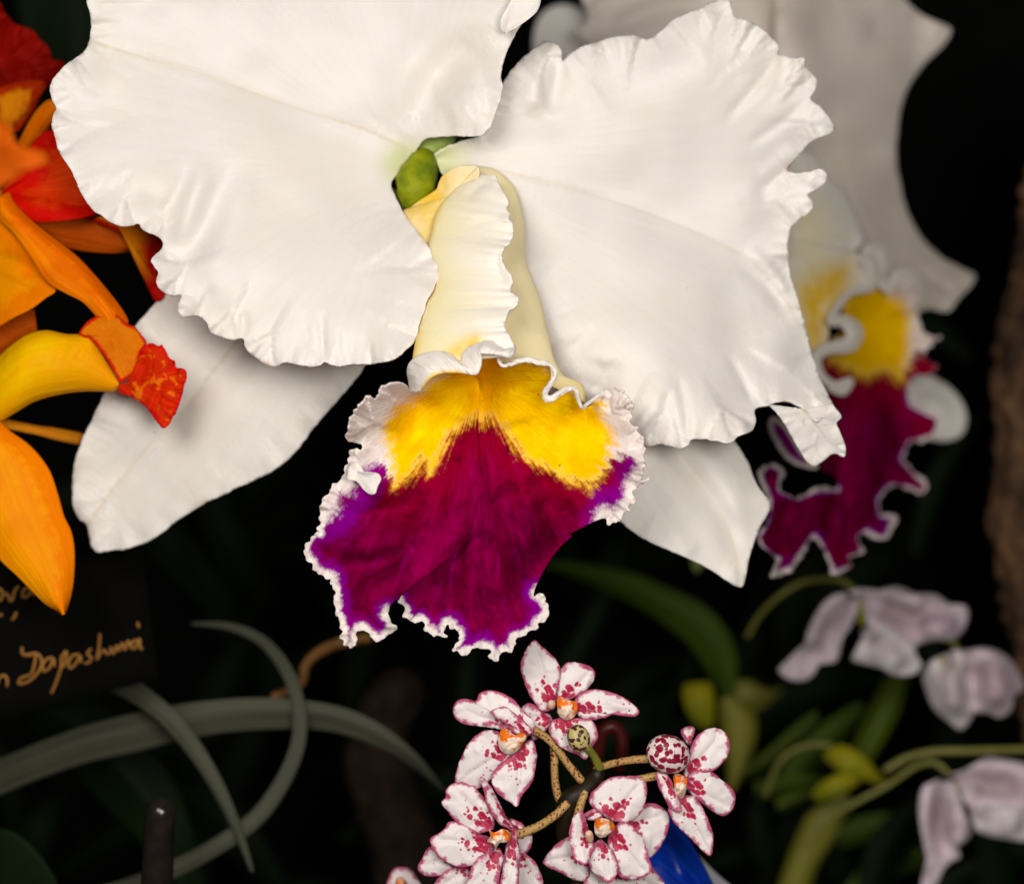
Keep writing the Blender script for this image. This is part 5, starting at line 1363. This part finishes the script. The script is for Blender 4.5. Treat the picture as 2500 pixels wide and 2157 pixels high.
leafp = thing('strap_leaf', (-60, 1990, 1000), 'broad grey-green strap leaf arching across the lower left', 'leaf', 'grey-green strap leaves')
build('blade', loft(T('E7', [(-520, 960), (-120, 772), (0, 722), (200, 640), (400, 570), (700, 500), (900, 470), (1150, 455), (1400, 475), (1550, 512), (1700, 590), (1850, 720), (1955, 862)], [1050, 950, 900, 950]), T('E7', [(-500, 1100), (-120, 926), (0, 880), (200, 800), (400, 735), (600, 690), (800, 640), (1000, 605), (1280, 590), (1450, 600), (1600, 642), (1750, 712), (1870, 800), (1957, 865)],
                    [1090, 990, 940, 960]), n=120, m=20, d_bulge=-14, shape='fold'), M_strap, leafp, 6)
leafp = thing('strap_leaf', (330, 2170, 900), 'narrow grey-green strap leaf curling in a loop, lower left', 'leaf', 'grey-green strap leaves')
build('blade', ribbon(T('E7', [(840, 128), (1000, 140), (1140, 195), (1240, 300), (1300, 430), (1320, 560), (1305, 680), (1240, 830), (1130, 980), (980, 1090), (800, 1190), (560, 1290), (200, 1400)], [1000, 900, 820, 780, 800]), [5, 20, 28, 30, 34, 38, 40, 40, 42, 46, 50], fold=0.3), M_strap, leafp, 6)
leafp = thing('strap_leaf', (620, 2150, 860), 'thin grey-green strap leaf slanting down from behind the black label', 'leaf', 'grey-green strap leaves')
build('blade', ribbon(T('E7', [(430, 340), (540, 395), (650, 465), (760, 560), (870, 700), (960, 850), (1030, 1000), (1080, 1130), (1110, 1220)], [820, 760, 740, 760]), [60, 54, 46, 44, 40, 34, 26, 18, 6], fold=0.32), M_strap, leafp, 6)
gl = thing('green_leaf', (40, 2300, 760), 'dark green leaf in the lower left corner', 'leaf')
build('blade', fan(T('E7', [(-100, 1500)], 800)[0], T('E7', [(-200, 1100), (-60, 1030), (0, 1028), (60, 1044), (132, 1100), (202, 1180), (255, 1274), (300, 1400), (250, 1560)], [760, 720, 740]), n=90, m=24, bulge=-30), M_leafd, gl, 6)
gl = thing('green_leaf', (500, 2100, 1500), 'dark green leaf in the gloom under the black label', 'leaf')
build('blade', loft(T('E7', [(150, 420), (350, 430), (550, 560), (780, 840), (900, 1274)], 1500), T('E7', [(100, 560), (250, 700), (420, 900), (620, 1100), (700, 1300)], 1500), n=60, m=18, d_bulge=-40, shape='fold'), M_leafd, gl, 6)
gl = thing('green_leaf', (300, 60, 1500), 'very dark green leaf in the gap at the top left', 'leaf')
build('blade', loft(T('Z', [(20, -80), (40, 60), (80, 160), (140, 260)], 1500), T('Z', [(240, -100), (260, 40), (230, 160), (180, 280)], 1500), n=40, m=14, d_bulge=-40, shape='fold'), M_leafd, gl, 6)

stake = thing('plant_stake', (395, 2250, 380), 'black glossy round-topped stake standing at the bottom left', 'stake')
build('rod', tube(T('E7', [(712, 890, 360), (706, 960, 365), (698, 1080, 375), (690, 1300, 390), (684, 1700, 400), (676, 2300, 410)]), [40, 42, 43, 44, 44, 44], n=60, m=24), M_stake, stake)

tw = thing('twig', (690, 1720, 1050), 'bent brown twig behind the magenta lip', 'twig')
build('branch', [tube(T('E7', [(1190, 455, 1060), (1260, 430, 1060), (1325, 385, 1060), (1345, 315, 1060), (1400, 258, 1050), (1500, 212, 1040), (1640, 190, 1060)]), [14, 15, 16, 15, 16, 17, 15], n=60, m=12, rough=0.12)], M_twig, tw)
log = thing('bark_log', (1000, 2000, 1700), 'dark mossy root behind the small spotted orchids', 'log')
build('bark', tube([(1010, 1640, 2250), (920, 1800, 2220), (960, 1980, 2200), (1040, 2230, 2200)], [70, 95, 110, 120], n=90, m=40, rough=0.25, seed=9), M_root, log)

rib = thing('blue_ribbon', (1480, 2260, 420), 'satin blue ribbon behind the small spotted orchids', 'ribbon')
build('band', loft(T('E4', [(1300, 1300), (1340, 1180), (1400, 1090), (1480, 1040), (1590, 1050), (1680, 1160), (1760, 1300), (1840, 1460)], [480, 440, 400, 360, 380]), T('E4', [(1280, 1500), (1300, 1510), (1320, 1520), (1350, 1540), (1380, 1560), (1450, 1580), (1560, 1600), (1700, 1620)], [440, 400, 330, 300, 320]), n=70, m=26, d_bulge=-40, shape='soft',
                   creases=[(T('E4', [(1500, 1100), (1600, 1250), (1700, 1460)]), 26, -20)]), M_blue, rib, 4)
crd = thing('grey_card', (1800, 2250, 520), 'grey card edge beside the blue ribbon', 'card')
build('card', loft(T('E4', [(1640, 1150), (1720, 1240), (1860, 1380), (2020, 1500)], 520), T('E4', [(1560, 1250), (1660, 1360), (1800, 1500), (1900, 1600)], 500), n=30, m=8, d_bulge=-6, shape='soft'), M_grey, crd, 8)
cane = thing('dark_red_cane', (1500, 1990, 420), 'dark red bent cane behind the olive bud', 'cane')
build('cane', tube(T('E4', [(1140, 1000, 500), (1160, 800, 480), (1175, 640, 460), (1200, 560, 450), (1250, 536, 450), (1296, 570, 455), (1310, 660, 460), (1290, 800, 480)]), [16, 17, 18, 18, 18, 18, 17, 15], n=70, m=14), M_red, cane)

# ------------------------------------------------------------------ dim leaves and roots deep in the display: one dark mass
rnd = random.Random(11)
mass = []
for i in range(90):
    u, v = rnd.uniform(-200, 2700), rnd.uniform(1250, 2500)
    if rnd.random() < 0.25:
        v = rnd.uniform(-100, 1250)
    d = rnd.uniform(2500, 3900)
    a, L, w = rnd.uniform(-2.6, -0.4), rnd.uniform(250, 620), rnd.uniform(40, 110)
    b = a + rnd.uniform(-0.9, 0.9)
    p1 = (u + L * 0.5 * math.cos(a), v + L * 0.5 * math.sin(a), d - 40)
    p2 = (p1[0] + L * 0.5 * math.cos(b), p1[1] + L * 0.5 * math.sin(b), d + 40)
    mass.append(ribbon([(u, v, d), p1, p2], [w * 0.5, w, w * 0.8, 3], n=16, m=5, fold=0.3))
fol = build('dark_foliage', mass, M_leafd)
tag(fol, 'mass of dim leaves deep in the dark background', 'foliage', kind='stuff')
